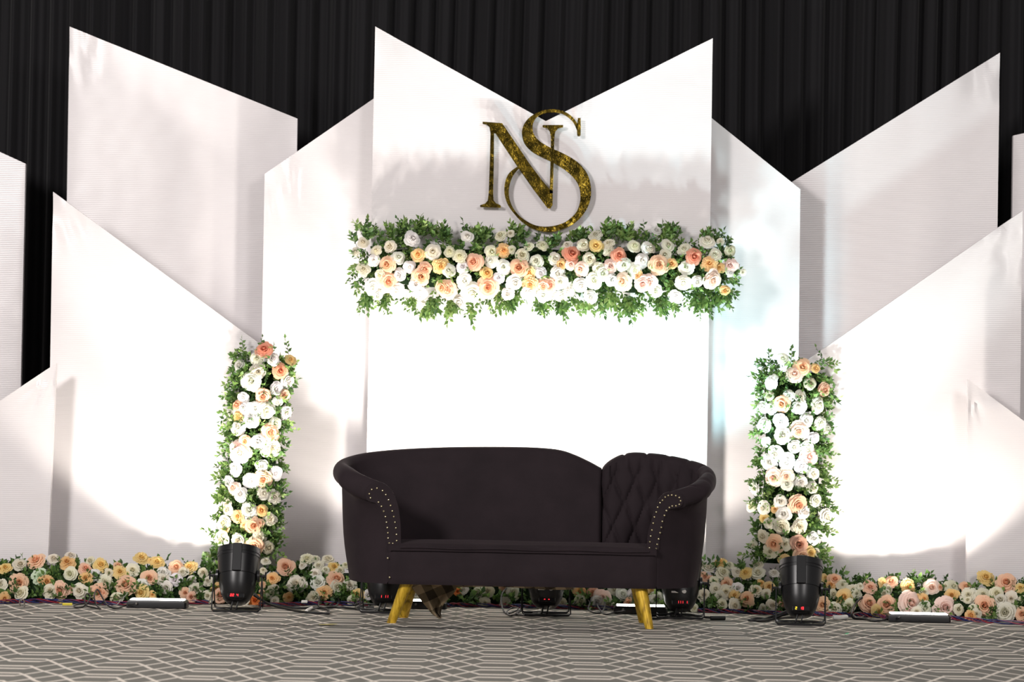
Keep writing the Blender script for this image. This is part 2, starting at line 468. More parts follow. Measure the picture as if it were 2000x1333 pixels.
# ---------------------------------------------------------------- sofa
SX = W(1022, 1150, 0.05).x
sofa = wthing('settee', 'dark plum velvet settee with rolled arms, nailhead trim and gold legs', 'sofa', (SX, 0.4, 0))
DEP = 0.70     # front-to-back depth of the settee
def stations(raw):
    """raw: (px, Y, py_top, lip, thick, rollh) -> dense list"""
    vs = []
    for px, Y, pyt, lip, t, rh in raw:
        Y = 0.05 + (Y - 0.05) * DEP; t = t * (1 if Y < .06 else .9)
        vs.append((W(px, 970, Y).x, Y, W(px, pyt, Y).z, lip, t, rh))
    out = []
    n = 10
    for i in range(len(vs) - 1):
        p = [vs[max(i - 1, 0)], vs[i], vs[i + 1], vs[min(i + 2, len(vs) - 1)]]
        for k in range(n):
            t = k / n
            out.append(tuple(0.5 * ((2 * p[1][c]) + (p[2][c] - p[0][c]) * t + (2 * p[0][c] - 5 * p[1][c] + 4 * p[2][c] - p[3][c]) * t * t + (3 * p[1][c] - p[0][c] - 3 * p[2][c] + p[3][c]) * t ** 3) for c in range(6)))
    out.append(vs[-1])
    return out
ZB = 0.200
CAP_L = [(783, 1064), (782.5, 1031), (780, 1004), (775.5, 982), (766, 960), (752, 946), (735, 941), (722, 947), (714, 959), (714.5, 972), (722, 980), (735, 984), (746, 999), (752, 1020), (755.5, 1042), (757, 1064)]
CAP_R = [(1263, 1076), (1264, 1060), (1268, 1040), (1273, 1015), (1279, 995), (1287, 975), (1298, 964), (1313, 961.5), (1327, 966), (1333.5, 977), (1331, 988), (1320, 993), (1306, 996), (1298, 1010), (1292, 1030), (1288, 1052), (1285, 1076)]
def cap_profile(pix, x_out, sgn, i_top, i_lip):
    P = [W(px, py, .05) for px, py in pix]
    P = [Vector((sgn * (p.x - x_out), 0, p.z)) for p in P]
    P = [Vector((P[0].x, 0, 0.33))] + P
    i_top += 1; i_lip += 1
    def seg(a, c, n):
        d = catmull(P[a:c + 1], 10); L_ = [0]
        for i in range(1, len(d)): L_.append(L_[-1] + (d[i] - d[i - 1]).length)
        out = []; j = 0
        for k in range(n):
            t = L_[-1] * k / (n - 1)
            while j < len(d) - 2 and L_[j + 1] < t: j += 1
            out.append(d[j].lerp(d[j + 1], min(1, (t - L_[j]) / max(1e-9, L_[j + 1] - L_[j]))))
        return out
    a = seg(0, i_top, 26); r = seg(i_top, i_lip, 17)[1:]; d = seg(i_lip, len(P) - 1, 8)[1:]
    pts = [(p.x, p.z) for p in a + r + d]
    zl = pts[-1][1]
    n = 52 - len(pts)
    for k in range(1, n + 1): pts.append((pts[-1][0] * 1.0, zl + (ZB - zl) * k / n))
    return pts
CAPL = cap_profile(CAP_L, W(757, 970, .05).x, -1, 4, 11)
CAPR = cap_profile(CAP_R, W(1293, 970, .05).x, 1, 5, 12)
def shell(name, raw, side, tuft=False, label=None):
    st = stations(raw)
    if side < 0: pass
    n = len(st)
    rows = []
    arc = 0.0
    ptsx = [Vector((s[0], s[1], 0)) for s in st]
    if tuft:   # refine along the path
        pass
    for i, (x, y, zt, lip, t, rh) in enumerate(st):
        tg = (ptsx[min(i + 1, n - 1)] - ptsx[max(i - 1, 0)]).normalized()
        nr = Vector((-tg.y, tg.x, 0))        # left of travel
        if side > 0: nr = nr                  # path always runs left-front -> back -> right-front
        if i in (0, n - 1) and side == (-1 if i == 0 else 1):
            nr = Vector((-1 if side < 0 else 1, 0, 0))
        fr = min(1.0, max(0.0, (y - 0.05) / (0.35 * DEP)))
        nr = Vector((-1 if side < 0 else 1, 0, 0)).lerp(nr, fr * fr * (3 - 2 * fr)).normalized()
        if i > 0: arc += (ptsx[i] - ptsx[i - 1]).length
        fr = min(1.0, (y - 0.05) / (0.35 * DEP))      # 0 at the arm front, 1 at the back
        prof = []
        # inner face bottom -> top
        lean = 0.05 * fr
        for k in range(26):
            s = k / 25
            z = 0.33 + (zt - 0.075 - 0.33) * s
            o = -t - 0.02 * fr + (lean + 0.02 * fr) * s ** 1.3 + (1 - fr) * 0.05 * max(0, s - 0.45) ** 2 * -0.0
            if not tuft and fr > 0.5: o -= 0.012 * math.sin(PI * s) 
            prof.append([o, z, 1.0 if s < 0.96 else 0.6])
        o_in = prof[-1][0]
        # roll: ellipse arc from the inner face over the top to under the lip
        ca = (o_in + lip) / 2; ra = (lip - o_in) / 2
        zc = zt - rh * 0.5
        for k in range(1, 17):
            a = PI * (1 - k / 16 * 1.28)
            zz = zc + (rh * 0.5) * math.sin(a)
            oo = ca + ra * math.cos(a)
            if k < 6 : zz = max(zz, prof[-1][1])
            prof.append([oo, zz, 0.45])
        zl = zt - rh
        prof.append([0.012, zl - 0.004, 0]); prof.append([0.0, zl - 0.02, 0])
        for k in range(1, 9):
            s = k / 8
            prof.append([-0.05 * fr * s + 0.012 * fr * math.sin(PI * s), zl - 0.02 + (ZB - zl + 0.02) * s, 0])
        if fr < 1:
            cp = CAPL if side < 0 else CAPR
            f_ = fr * fr * (3 - 2 * fr)
            dz_ = zt - st[0 if side < 0 else -1][2]
            dx_ = 0
            for k_ in range(len(prof)):
                co_, cz_ = cp[k_]
                lift = dz_ * max(0, min(1, (cz_ - 0.42) / 0.2))
                prof[k_][0] = co_ + (prof[k_][0] - co_) * f_
                prof[k_][1] = (cz_ + lift) + (prof[k_][1] - cz_ - lift) * f_
        row = []
        for (o, z, w) in prof:
            if tuft and w > 0:
                uu = arc / 0.118
                vv = (z - 0.36) / 0.25
                p_, q_ = uu + vv, uu - vv
                dp = abs(p_ - round(p_)); dq = abs(q_ - round(q_))
                if w > 0.5:
                    cr = math.exp(-(dp / 0.07) ** 2) + math.exp(-(dq / 0.07) ** 2)
                    cr = min(cr, 1.35)
                    o += (0.014 * cr - 0.010 * math.sin(PI * dp) * math.sin(PI * dq)) * min(1, (z - 0.36) / 0.02 if z > 0.36 else 0)
                else:
                    u2 = abs(uu - round(uu))
                    d_ = 0.008 * math.exp(-(u2 / 0.06) ** 2)
                    z -= d_; 
            # soft closing seam where the two back sections meet
            e = min(arc / 0.05, 1.0) if side > 0 else min((n - 1 - i) / 4.0, 1.0)
            if w > 0: o += (1 - math.sqrt(max(0, 1 - (1 - e) ** 2))) * 0.05 * w
            # subtle wrinkles
            o += 0.003 * noise.noise(Vector((arc * 5, z * 6, side * 3.3)))
            row.append(Vector((x, y, 0)) + nr * o + Vector((0, 0, z)))
        rows.append(row)
    b = MB()
    ix = b.grid(rows, flip=True)
    b.f.append(tuple(ix[0])); b.f.append(tuple(ix[-1][::-1]))
    o = b.build(name, M_VELVET, sofa, tri=False, ang=50)
    if label: o['label'] = label
    return rows
def dens(raw, k=2):
    return raw
rawL = [(757, .05, 938, .113, .067, .118), (722, .13, 925, .10, .07, .118), (690, .26, 913, .075, .085, .112), (668, .44, 904, .048, .10, .105), (677, .62, 894, .045, .11, .10),
        (710, .76, 885, .04, .12, .09), (770, .83, 878.5, .04, .125, .08), (850, .85, 874.5, .04, .125, .075), (930, .85, 873.2, .04, .125, .075), (1010, .85, 873.5, .04, .125, .075), (1060, .85, 875.5, .04, .125, .075),
        (1095, .85, 880, .04, .125, .075), (1122, .85, 889, .04, .125, .075), (1150, .85, 902, .04, .125, .075), (1174, .85, 915, .04, .125, .075)]
rawR = [(1174, .85, 915, .04, .125, .075), (1184, .85, 904, .04, .125, .075), (1197, .85, 895, .04, .125, .075), (1213, .85, 888, .04, .125, .075), (1235, .85, 884, .04, .125, .075), (1262, .845, 885, .04, .125, .078), (1295, .83, 888, .04, .125, .08),
        (1340, .76, 897, .04, .12, .09), (1373, .62, 908, .045, .11, .10), (1381, .45, 921, .046, .10, .105), (1360, .26, 938, .07, .085, .108), (1326, .13, 950, .09, .07, .11), (1293, .05, 959, .098, .062, .112)]
RL = shell('backrest', rawL, -1)
RR = shell('tufted_backrest', rawR, 1, tuft=True, label='diamond tufted shorter back section with its rolled arm')

# seat and front rail
def inner_x(rows, Y):
    best = None
    for r in rows:
        p = r[2]
        if best is None or abs(p.y - Y) < abs(best.y - Y): best = p
    return best.x
zs = W(1000, 1067, 0.03).z
b = MB(); rows = []
for k in range(25):
    s = k / 24
    Y = 0.018 + 0.50 * s
    xa = min([r[2].x for r in RL if abs(r[2].y - Y) < 0.05] or [inner_x(RL, Y)]) - 0.012
    xb = max([r[2].x for r in RR if abs(r[2].y - Y) < 0.05] or [inner_x(RR, Y)]) + 0.012
    if k < 3:
        xa, xb = W(757, 1070, 0.03).x + 0.004, W(1284, 1070, 0.03).x - 0.004
        if k == 2: xa, xb = xa + 0.03, xb - 0.03
    r = []
    for j in range(41):
        t = j / 40
        x = xa + (xb - xa) * t
        z = zs + 0.016 * math.sin(PI * min(1, s * 1.2)) * (1 - (2 * t - 1) ** 6) + 0.004 * noise.noise(Vector((x * 4, Y * 4, 2)))
        if k == 0: z -= 0.012
        r.append((x, Y, z))
    rows.append(r)
front = [(p[0], 0.020, p[2] - 0.022) for p in rows[0]]
b.grid([front] + rows)
b.build('seat', M_VELVET, sofa, ang=60)
b = MB(); rows = []
xl, xr = W(758, 1100, 0.03).x, W(1283, 1100, 0.03).x
for k in range(15):
    s = k / 14
    z = ZB + (zs - 0.022 - ZB) * s
    bul = 0.010 * math.sin(PI * s) ** 0.5 if 0 < s < 1 else 0
    r = []
    for j in range(61):
        t = j / 60
        r.append((xl + (xr - xl) * t, 0.036 - bul + 0.002 * noise.noise(Vector((t * 9, s * 4, 0))) + 0.02 * max(0, abs(2 * t - 1) - 0.985) / 0.015, z))
    rows.append(r)
b.grid(rows)
b.build('front_rail', M_VELVET, sofa, ang=60)
# piping under the seat edge
b = MB()
b.tube([(xl + 0.06 + (xr - xl - 0.10) * k / 40, 0.016, zs - 0.018 + 0.002 * math.sin(k * 0.5)) for k in range(41)], 0.0045, 8)
b.build('piping', M_VELVET, sofa)
# underside board
b = MB()
poly = [(r[-1].x, r[-1].y) for r in RL[::3]] + [(r[-1].x, r[-1].y) for r in RR[::3]]
cx_ = sum(p[0] for p in poly) / len(poly)
i0 = [b.vert((x, y, ZB + 0.004)) for x, y in poly]
b.f.append(tuple(i0))
b.build('underside', M_RUBBER, sofa, smooth=False, tri=True)
# arm front panels + nailheads
def armcap(rows_row, studs, nm):
    c = sum((p for p in rows_row), Vector()) / len(rows_row)
studL = [(262, 288), (287, 282), (314, 293), (330, 313), (343, 338), (353, 365), (361, 392), (368, 419), (374, 446), (378, 474), (381, 505), (382, 535), (364, 549), (347, 547), (250, 309), (256, 328), (295, 349), (309, 369), (320, 393), (328, 419), (333, 446), (337, 472), (340, 497), (341, 522), (340, 618), (349, 711)]
studR = [(1664, 340), (1677, 325), (1692, 317), (1709, 315), (1728, 318), (1745, 327), (1751, 343), (1745, 360), (1729, 367), (1711, 368), (1697, 375), (1683, 390), (1673, 413), (1663, 442), (1658, 471), (1652, 497), (1645, 527), (1638, 553), (1633, 574), (1617, 577), (1601, 570), (1603, 541), (1607, 513), (1613, 484), (1619, 451), (1625, 421), (1634, 397), (1641, 374), (1652, 352)]
sb = MB()
sb.lathe([(0, 0.0052), (0.002, 0.005), (0.0036, 0.0036), (0.0046, 0.0)], 10, Matrix.Rotation(PI / 2, 3, 'X'))
smesh = None
for (x, y) in studL + studR:
    p = W(620 + x / 2.469, 840 + y / 2.469, 0.046)
    if y > 600: p.y = 0.030
    if smesh is None:
        o = sb.build('nailhead', M_STUD, None); smesh = o.data; o.parent = sofa
    else:
        o = bpy.data.objects.new('nailhead', smesh); COL.objects.link(o); o.parent = sofa
    o.location = p - Vector(sofa['_o'])
def cap(pix, nm):
    b = MB()
    poly = [W(px, py, 0.052) for px, py in pix]
    poly = catmull(poly + [poly[0]], 4)[:-1]
    c = sum(poly, Vector()) / len(poly)
    b.prism([(p.x, p.z) for p in poly][::-1], 0.047, 0.075)
    b.build(nm, M_VELVET, sofa, smooth=False, tri=True, recalc=True)
cap(CAP_L, 'arm_front')
cap(CAP_R, 'arm_front')
# legs
def leg(pt, pb, Yt, rt, rb, zbot=0.0):
    top = W(pt[0], pt[1], Yt); bot = FL(*pb)
    b = MB()
    ax = (bot - top)
    pts = [top + ax * (k / 6) for k in range(7)]
    pts[0] = top - ax.normalized() * 0.03
    n = 18; rings = []
    for i, p in enumerate(pts):
        r = rt + (rb - rt) * i / 6
        rings.append([Vector((p.x + r * math.cos(2 * PI * k / n), p.y + r * math.sin(2 * PI * k / n), max(0.0, p.z))) for k in range(n)])
    ix = b.grid(rings, closed=True, flip=True)
    b.f.append(tuple(ix[0])); b.f.append(tuple(ix[-1][::-1]))
    b.build('leg', M_GOLDLEG, sofa, recalc=True)
leg((795, 1139), (764, 1217.5), 0.10, .034, .0235)
leg((802, 1146), (788, 1207), 0.36, .034, .024)
leg((1250, 1146), (1268.5, 1229), 0.10, .036, .021)
leg((1244, 1146), (1256, 1217), 0.36, .034, .022)
# torn plaid lining under the sofa
b = MB(); rows = []
top = [(798, 1141), (815, 1142), (835, 1143), (855, 1143), (875, 1143), (893, 1143)]
levels = [(1141, 800, 893), (1152, 806, 891), (1163, 815, 884), (1173, 822, 874), (1182, 829, 866), (1190, 836, 863), (1197, 842, 861), (1203, 852, 862), (1208, 858, 863)]
for li, (py, xa, xb) in enumerate(levels):
    r = []
    for j in range(25):
        t = j / 24
        px = xa + (xb - xa) * t
        fold = 0.03 * math.sin(t * 11 + li * 0.4) * (0.4 + li * 0.08) + 0.02 * noise.noise(Vector((t * 5, li * 0.6, 1)))
        r.append(W(px + 3 * noise.noise(Vector((t * 6, li, 4))), py + (2.2 * math.sin(t * 19) if li > 4 else 0) + (5 * math.sin(t * PI) if li == 0 else 0), 0.32 + fold))
    rows.append(r)
b.grid(rows)
o = b.build('torn_lining', M_PLAID, sofa, ang=180); o['label'] = 'torn tan and brown checked lining hanging under the seat'
b = MB(); rows = []
for k in range(40):
    t = k / 39
    px = 800 + 320 * t
    sag = 5.5 + 2.0 * math.sin(t * 9) 
    rows.append([W(px, 1140 + 0.019 * (px - 800), 0.30), W(px, 1140 + 0.019 * (px - 800) + sag, 0.33), W(px, 1138 + 0.019 * (px - 800), 0.5)])
b.grid(rows)
b.build('lining_edge', M_PLAID, sofa)

# ---------------------------------------------------------------- flowers
def petal_flower(layers, seed, ruffle, nu=5, nv=5):
    """layers: (count, r_base, r_tip, z_base, z_tip, curl, width)"""
    R = random.Random(seed); b = MB()
    for li, (cnt, rb, rt, zb, zt, curl, wd_) in enumerate(layers):
        off = R.random() * 6
        core = 1 - li / max(1, len(layers) - 1)
        for c in range(cnt):
            th = off + 2 * PI * c / cnt + R.uniform(-.12, .12)
            sc = R.uniform(.86, 1.12); phs = R.random() * 6
            idx = []
            for iv in range(nv):
                v = iv / (nv - 1)
                row = []
                for iu in range(nu):
                    u = -1 + 2 * iu / (nu - 1)
                    shp = 0.40 + 0.60 * math.sin(PI / 2 * min(1, v * 1.3))
                    vv = v * (1 - 0.20 * u ** 4)
                    r = rb + (rt - rb) * vv ** 0.85
                    z = zb + (zt - zb) * math.sin(vv * PI / 2) - curl * vv ** 4
                    r += curl * 0.35 * vv ** 3
                    rf = ruffle * v * math.sin(u * 9 + phs + c)
                    an = th + u * wd_ * shp
                    rr = (r + rf * 0.6 - 0.05 * (1 - u * u) * -1) * sc
                    row.append(b.vert((rr * math.cos(an), rr * math.sin(an), (z + rf) * sc), core * (0.35 + 0.65 * (1 - v * 0.6))))
                idx.append(row)
            for i in range(nv - 1):
                for j in range(nu - 1):
                    b.f.append((idx[i][j], idx[i][j + 1], idx[i + 1][j + 1], idx[i + 1][j]))
    me_o = b.build('flower', M_PETAL, attr='core', ang=180)
    me = me_o.data; bpy.data.objects.remove(me_o)
    return me
ROSE = [petal_flower([(3, .12, .02, .25, .66, -.02, 1.5), (4, .15, .10, .15, .71, .0, 1.2), (4, .15, .24, .08, .71, .03, 1.1), (5, .14, .40, .02, .65, .08, .95), (5, .14, .58, 0, .54, .13, .9), (6, .14, .76, -.05, .40, .16, .78), (7, .14, .92, -.1, .20, .14, .66)], s, .012) for s in (1, 2, 7)]
RANU = [petal_flower([(3, .13, .02, .25, .60, -.02, 1.5), (4, .17, .10, .15, .64, -.02, 1.2), (5, .17, .26, .08, .65, .03, 1.0), (5, .16, .46, 0, .60, .09, .95), (6, .16, .68, -.05, .48, .14, .85), (6, .16, .92, -.1, .24, .18, .78)], s, .03) for s in (3, 4, 8)]
CARN = [petal_flower([(4, .12, .05, .25, .62, .0, 1.2), (6, .12, .18, .12, .67, .05, .9), (7, .12, .38, .06, .62, .10, .75), (8, .12, .58, .02, .50, .12, .62), (9, .12, .77, -.03, .36, .13, .55), (10, .12, .95, -.08, .18, .1, .5)], s, .07, 7, 4) for s in (5, 6, 9)]
FCOL = {'W': (248, 246, 240), 'C': (242, 238, 220), 'P': (250, 213, 184), 'D': (240, 178, 150), 'Q': (252, 230, 217), 'A': (250, 215, 158), 'Y': (249, 224, 160), 'M': (222, 236, 214), 'K': (232, 192, 174), 'O': (238, 150, 84)}
def flower(root, p, face, r, kind, rnd):
    if kind in 'PDQK': me = rnd.choice(ROSE)
    elif kind in 'AYO': me = rnd.choice(CARN + CARN + RANU)
    elif kind == 'W': me = rnd.choice(RANU + ROSE + RANU)
    else: me = rnd.choice(CARN + RANU + ROSE)
    nm = 'rose' if me in ROSE else ('carnation' if me in CARN else 'ranunculus')
    o = bpy.data.objects.new(nm, me); COL.objects.link(o); o.parent = root
    o.location = p - Vector(root['_o'])
    q = Vector(face).to_track_quat('Z', 'Y') @ Quaternion((0, 0, 1), rnd.random() * 6.28)
    o.rotation_mode = 'QUATERNION'; o.rotation_quaternion = q
    s = r * 1.2
    o.scale = (s * rnd.uniform(.95, 1.05), s * rnd.uniform(.95, 1.05), s * rnd.uniform(.9, 1.15))
    c = lin(FCOL[kind]); j = rnd.uniform(.93, 1.04)
    o.color = (min(1, c[0] * j), min(1, c[1] * j * rnd.uniform(.97, 1.03)), min(1, c[2] * j * rnd.uniform(.94, 1.05)), 1)

def add_leaf(b, p, d, up, ln, wd_, tone):
    d = d.normalized(); s = d.cross(up)
    if s.length < 1e-4: s = d.orthogonal()
    s.normalize(); n = s.cross(d)
    i = [b.vert(p, tone), b.vert(p + d * ln * .45 + s * wd_ + n * ln * .07, tone), b.vert(p + d * ln * .5 - n * ln * .02, tone * .85), b.vert(p + d * ln * .45 - s * wd_ + n * ln * .07, tone), b.vert(p + d * ln - n * ln * .12, tone)]
    b.f += [(i[0], i[2], i[1]), (i[0], i[3], i[2]), (i[1], i[2], i[4]), (i[2], i[3], i[4])]
def add_sprig(b, p, d, ln, nl, leafl, rnd, droop=0.0, stem=False, tone=None):
    d = d.normalized()
    pts = []
    side = d.orthogonal().normalized(); side.rotate(Quaternion(d, rnd.random() * 6.28))
    bend = Vector((rnd.uniform(-.4, .4), rnd.uniform(-.2, .2), rnd.uniform(-.3, .3) - droop))
    t0 = rnd.random() if tone is None else tone
    for k in range(5):
        t = k / 4
        pts.append(p + d * ln * t + bend * ln * t * t * .5)
    if stem: b.tube(pts, 0.0016, 3, cap=False, r2=0.0008)
    for k in range(nl):
        t = 0.15 + 0.85 * k / max(1, nl - 1)
        i = min(3, int(t * 4)); q = pts[i].lerp(pts[i + 1], t * 4 - i)
        an = k * 2.4 + rnd.uniform(-.4, .4)
        s = side.copy(); s.rotate(Quaternion(d, an))
        ld = (d * rnd.uniform(.5, 1.0) + s * rnd.uniform(.6, 1.1)) if k < nl - 1 else d
        l_ = leafl * rnd.uniform(.7, 1.2) * (1.0 - .25 * t)
        add_leaf(b, q, ld, s.cross(d) + Vector((0, -.3, .4)), l_, l_ * rnd.uniform(.24, .33), min(1, max(0, t0 * .6 + rnd.random() * .45)))

def parse(txt, ox, oy, sc):
    out = []
    for w in txt.split():
        k = w[-1]; a = w[:-1].split(',')
        out.append((ox + float(a[0]) / sc, oy + float(a[1]) / sc, float(a[2]) / sc, k))
    return out
GAR = parse('240,335,62C 155,440,55C 400,425,60C 560,380,70C 815,290,88W 890,472,72A 1065,445,88C 650,510,72W 530,590,90P 360,535,62W 780,615,68W 1150,605,85A 250,645,75C 675,710,75W 960,640,80P 915,730,100P 440,710,60C 530,790,105P 340,850,85W 860,820,80W 910,940,75W 640,890,80W 1190,860,90P 760,930,55W 930,1060,60W 410,950,60W', 670, 420, 6.06) \
    + parse('260,265,72W 660,255,70C 770,225,45C 50,440,60C 175,495,75C 540,445,75C 685,430,75A 910,480,82C 990,380,55C 1150,370,60C 1080,550,78W 350,565,105P 205,620,75W 30,660,70W 550,550,75W 485,690,75A 685,620,75W 880,630,105P 1000,680,60A 1125,690,70W 225,780,90W 30,880,100P 630,745,65W 510,850,115P 300,910,110W 820,800,90W 1010,810,85A 980,910,90W 740,930,75W 180,1030,90W 1170,830,80P 1160,945,80W 600,1030,60W 780,415,45C', 870, 420, 6.06) \
    + parse('565,250,68C 415,360,68C 570,370,78Y 720,345,60C 230,365,55C 275,470,100D 485,525,75C 720,430,60C 835,490,85D 1025,375,68C 1165,390,65W 80,525,75C 150,590,65A 265,590,60Q 1105,540,75W 740,605,80Q 895,595,80W 600,630,70C 400,640,80Q 110,690,85W 1030,660,75W 1065,710,60A 150,790,85W 30,830,90P 545,770,95W 640,690,80W 380,830,85W 750,770,75W 895,790,100Q 1120,810,95Q 250,900,70W 270,830,40W 510,975,80W 160,960,70W', 1070, 420, 6.06) \
    + parse('130,190,60W 265,370,72C 45,395,65C 240,475,68C 465,410,68C 735,320,78C 895,320,40C 1000,425,60C 830,480,72C 570,500,98D 160,590,105P 310,580,65A 490,620,75W 760,580,80A 880,630,60A 1010,600,80Q 1155,675,35C 460,800,95W 610,790,68W 785,765,105Q 60,790,85Q 130,900,70W 370,965,75W 940,890,60A 1000,690,50W', 1260, 420, 6.06)
COLL = parse('710,150,90D 620,245,70C 800,260,75W 1010,270,60Y 890,395,80D 415,330,62W 630,400,80C 560,510,110W 980,510,78W 840,605,75W 695,690,90P 930,680,70P 460,710,62W 850,760,65W 400,800,65P 480,840,80W 720,860,95W 590,840,80W 955,890,75W 400,940,60A 550,985,85W 400,1060,80W 830,1020,75W 770,1120,100P 480,1220,70P 640,1230,95W 400,1310,90Q 790,1290,90C 330,880,60W', 400, 660, 6.06) \
    + parse('430,100,115W 730,60,75W 830,60,65C 370,275,75W 675,250,70W 690,395,95P 835,330,75W 545,420,85W 290,430,70W 350,510,75Q 435,585,85W 690,575,72W 820,610,68C 270,690,60C 280,770,60C 525,770,88W 670,775,70A 400,845,72A 770,880,72C 575,950,90P 480,940,55A 645,925,55P 235,920,85C 240,990,50A 205,1110,85C 400,1120,78C 640,1090,72C 590,1200,105P 745,1210,75C 520,870,50W', 400, 870, 6.06)
COLR = parse('600,130,65W 830,230,90P 740,320,88Q 980,245,55A 460,420,80W 490,370,60W 920,430,72C 1080,490,78P 440,570,60C 670,565,65W 800,580,65C 590,660,88P 785,690,80W 1000,680,88W 370,710,65W 470,720,70W 580,870,90W 385,915,75W 870,860,85W 920,790,40W 1030,890,80W 790,980,105Q 600,1030,95W 400,1110,55W 950,1070,70W 735,1170,75W 890,1170,85W 515,1250,80W 900,1290,100Q 660,1310,70W 1110,960,60W', 1430, 680, 6.06) \
    + parse('440,80,85W 650,90,85W 820,120,95W 500,255,100Q 640,240,85Q 650,340,75W 815,310,75W 955,215,75W 940,380,75W 270,390,60W 985,530,75W 570,545,75W 770,570,105P 380,620,75W 235,610,60C 510,630,45A 615,690,85W 850,670,80W 380,740,50Y 440,800,60C 1100,720,85W 590,830,82C 795,840,80C 375,960,75C 500,1040,105P 785,1050,100K 620,1050,65C 955,985,72W 450,1140,75C 920,1150,65Y 815,1190,95P 620,1240,65Y 1000,1150,45C 255,1060,45C', 1430, 890, 6.06)
BASE = parse('130,390,110Y 20,400,60Y 390,330,110C 700,270,160P 1010,220,105C 1330,170,100C 1270,290,130A 370,660,165P 420,850,130C 50,700,110C 100,940,100A 760,540,125M 880,640,125A 950,820,125C 1150,790,140P 1290,780,70P 1330,490,125C 1600,410,115P 1620,580,115A 1780,520,115W 1890,340,130Y 1510,800,130C 1850,830,150P 1960,620,110C 1140,1000,50Y 1700,260,90C', 0, 1070, 9.524) \
    + parse('130,450,75C 330,450,120Y 290,330,80P 550,410,110C 700,200,110Y 980,270,110Y 870,240,60Y 850,540,135P 440,680,170P 270,900,110C 740,660,105W 80,610,110C 1090,460,110W 1090,560,100C 1160,710,110W 1310,570,115W 720,800,115Y 900,840,70A 1320,360,120P 1570,360,110Y 1440,440,90C 1600,580,85W 1660,760,125C 1480,800,90P 1600,880,90P 1800,450,90C 1890,600,80C 1880,870,95C 40,800,80P', 200, 1070, 9.09) \
    + parse('425,1150,10A 430,1165,14P 455,1180,10C 478,1181,10C 500,1176,11O', 0, 0, 1) \
    + parse('200,275,85C 600,390,170P 335,610,120A 140,720,70P 310,880,110C 370,800,80C 150,450,60C 800,730,170C 900,650,80C 640,960,90A 1000,240,120C 1160,230,80C 920,360,70C 1230,370,110C 1180,520,110W 1370,450,90C 1230,690,140W 1530,390,100Y 1410,240,110C 1640,450,80C 1560,640,165P 1590,760,115C 1340,880,130A 1120,980,110C 1840,740,115C 1760,350,70C 1950,910,80Y 1900,1030,90C 130,870,60P 380,1040,80C', 500, 1070, 10) \
    + parse('170,345,90Y 330,350,80W 1790,290,60O 1890,270,80W 1130,300,90C 1100,430,60C', 680, 1120, 8.333) \
    + parse('1310,330,70C 1400,300,60C 1370,430,60C 1670,320,75C 1590,440,60C 1565,270,40P', 700, 1100, 5.556) \
    + parse('600,260,40W 660,280,60A 660,370,55C 790,280,50P 880,340,80Q 830,370,60W 930,400,60C 1070,310,65W 1000,260,50C 1140,390,50P 1170,310,50W 1355,255,40Y 1410,350,75W 490,380,35C 1770,440,40C', 1000, 1100, 5) \
    + parse('230,390,100C 130,350,70C 440,300,110Y 600,340,80C 480,470,120C 140,550,90P 240,590,70P 320,640,90C 560,680,110P 740,470,100C 910,490,115Y 1130,340,100C 1140,490,130C 1190,670,70A 760,760,110W 540,830,120C 430,900,100C 700,900,100Y 690,1080,110C 470,1060,100C 930,960,135P 1090,810,115C 1340,730,100Y 1280,860,90C 1390,1080,115C 1230,1130,75C 1430,480,90W 1590,1040,70P 120,880,110C 340,770,100C', 1360, 1070, 9.522) \
    + parse('270,270,70Y 440,310,120P 370,400,80A 580,390,90C 410,550,90C 600,600,125Y 770,480,95C 830,540,80C 700,760,110C 450,800,110C 240,740,130P 1030,380,70P 1080,450,110P 900,420,60C 1030,740,150P 1330,560,90C 1370,750,165P 1200,880,120Y 1300,370,90Y 1450,340,110P 1380,450,80C 1740,430,120Y 1770,720,190Q 1900,880,100C 1960,600,60A', 1580, 1100, 9.09) \
    + parse('260,460,140Q 130,540,80C 420,460,60P 660,450,120C 650,600,110A 890,460,105P 540,430,70C 130,830,130W 500,820,190Q 120,660,80A 760,860,100C 950,600,125C 940,690,70C 1260,290,130Y 1650,380,170P 1920,470,90Y 1220,590,120C 1470,570,130C 1540,700,120C 1750,660,110C 1260,790,180P 1630,910,180C 1800,850,90C 1040,850,75C 1100,940,80C 980,990,110A 1950,960,130P 1950,690,80C', 1790, 1100, 9.524)
def mpp(Y): return (Y - CAM.y) / FPX

def lumpy(b, pts, r):
    for p, q in pts: b.tube([p, p.lerp(q, .5), q], r, 8)
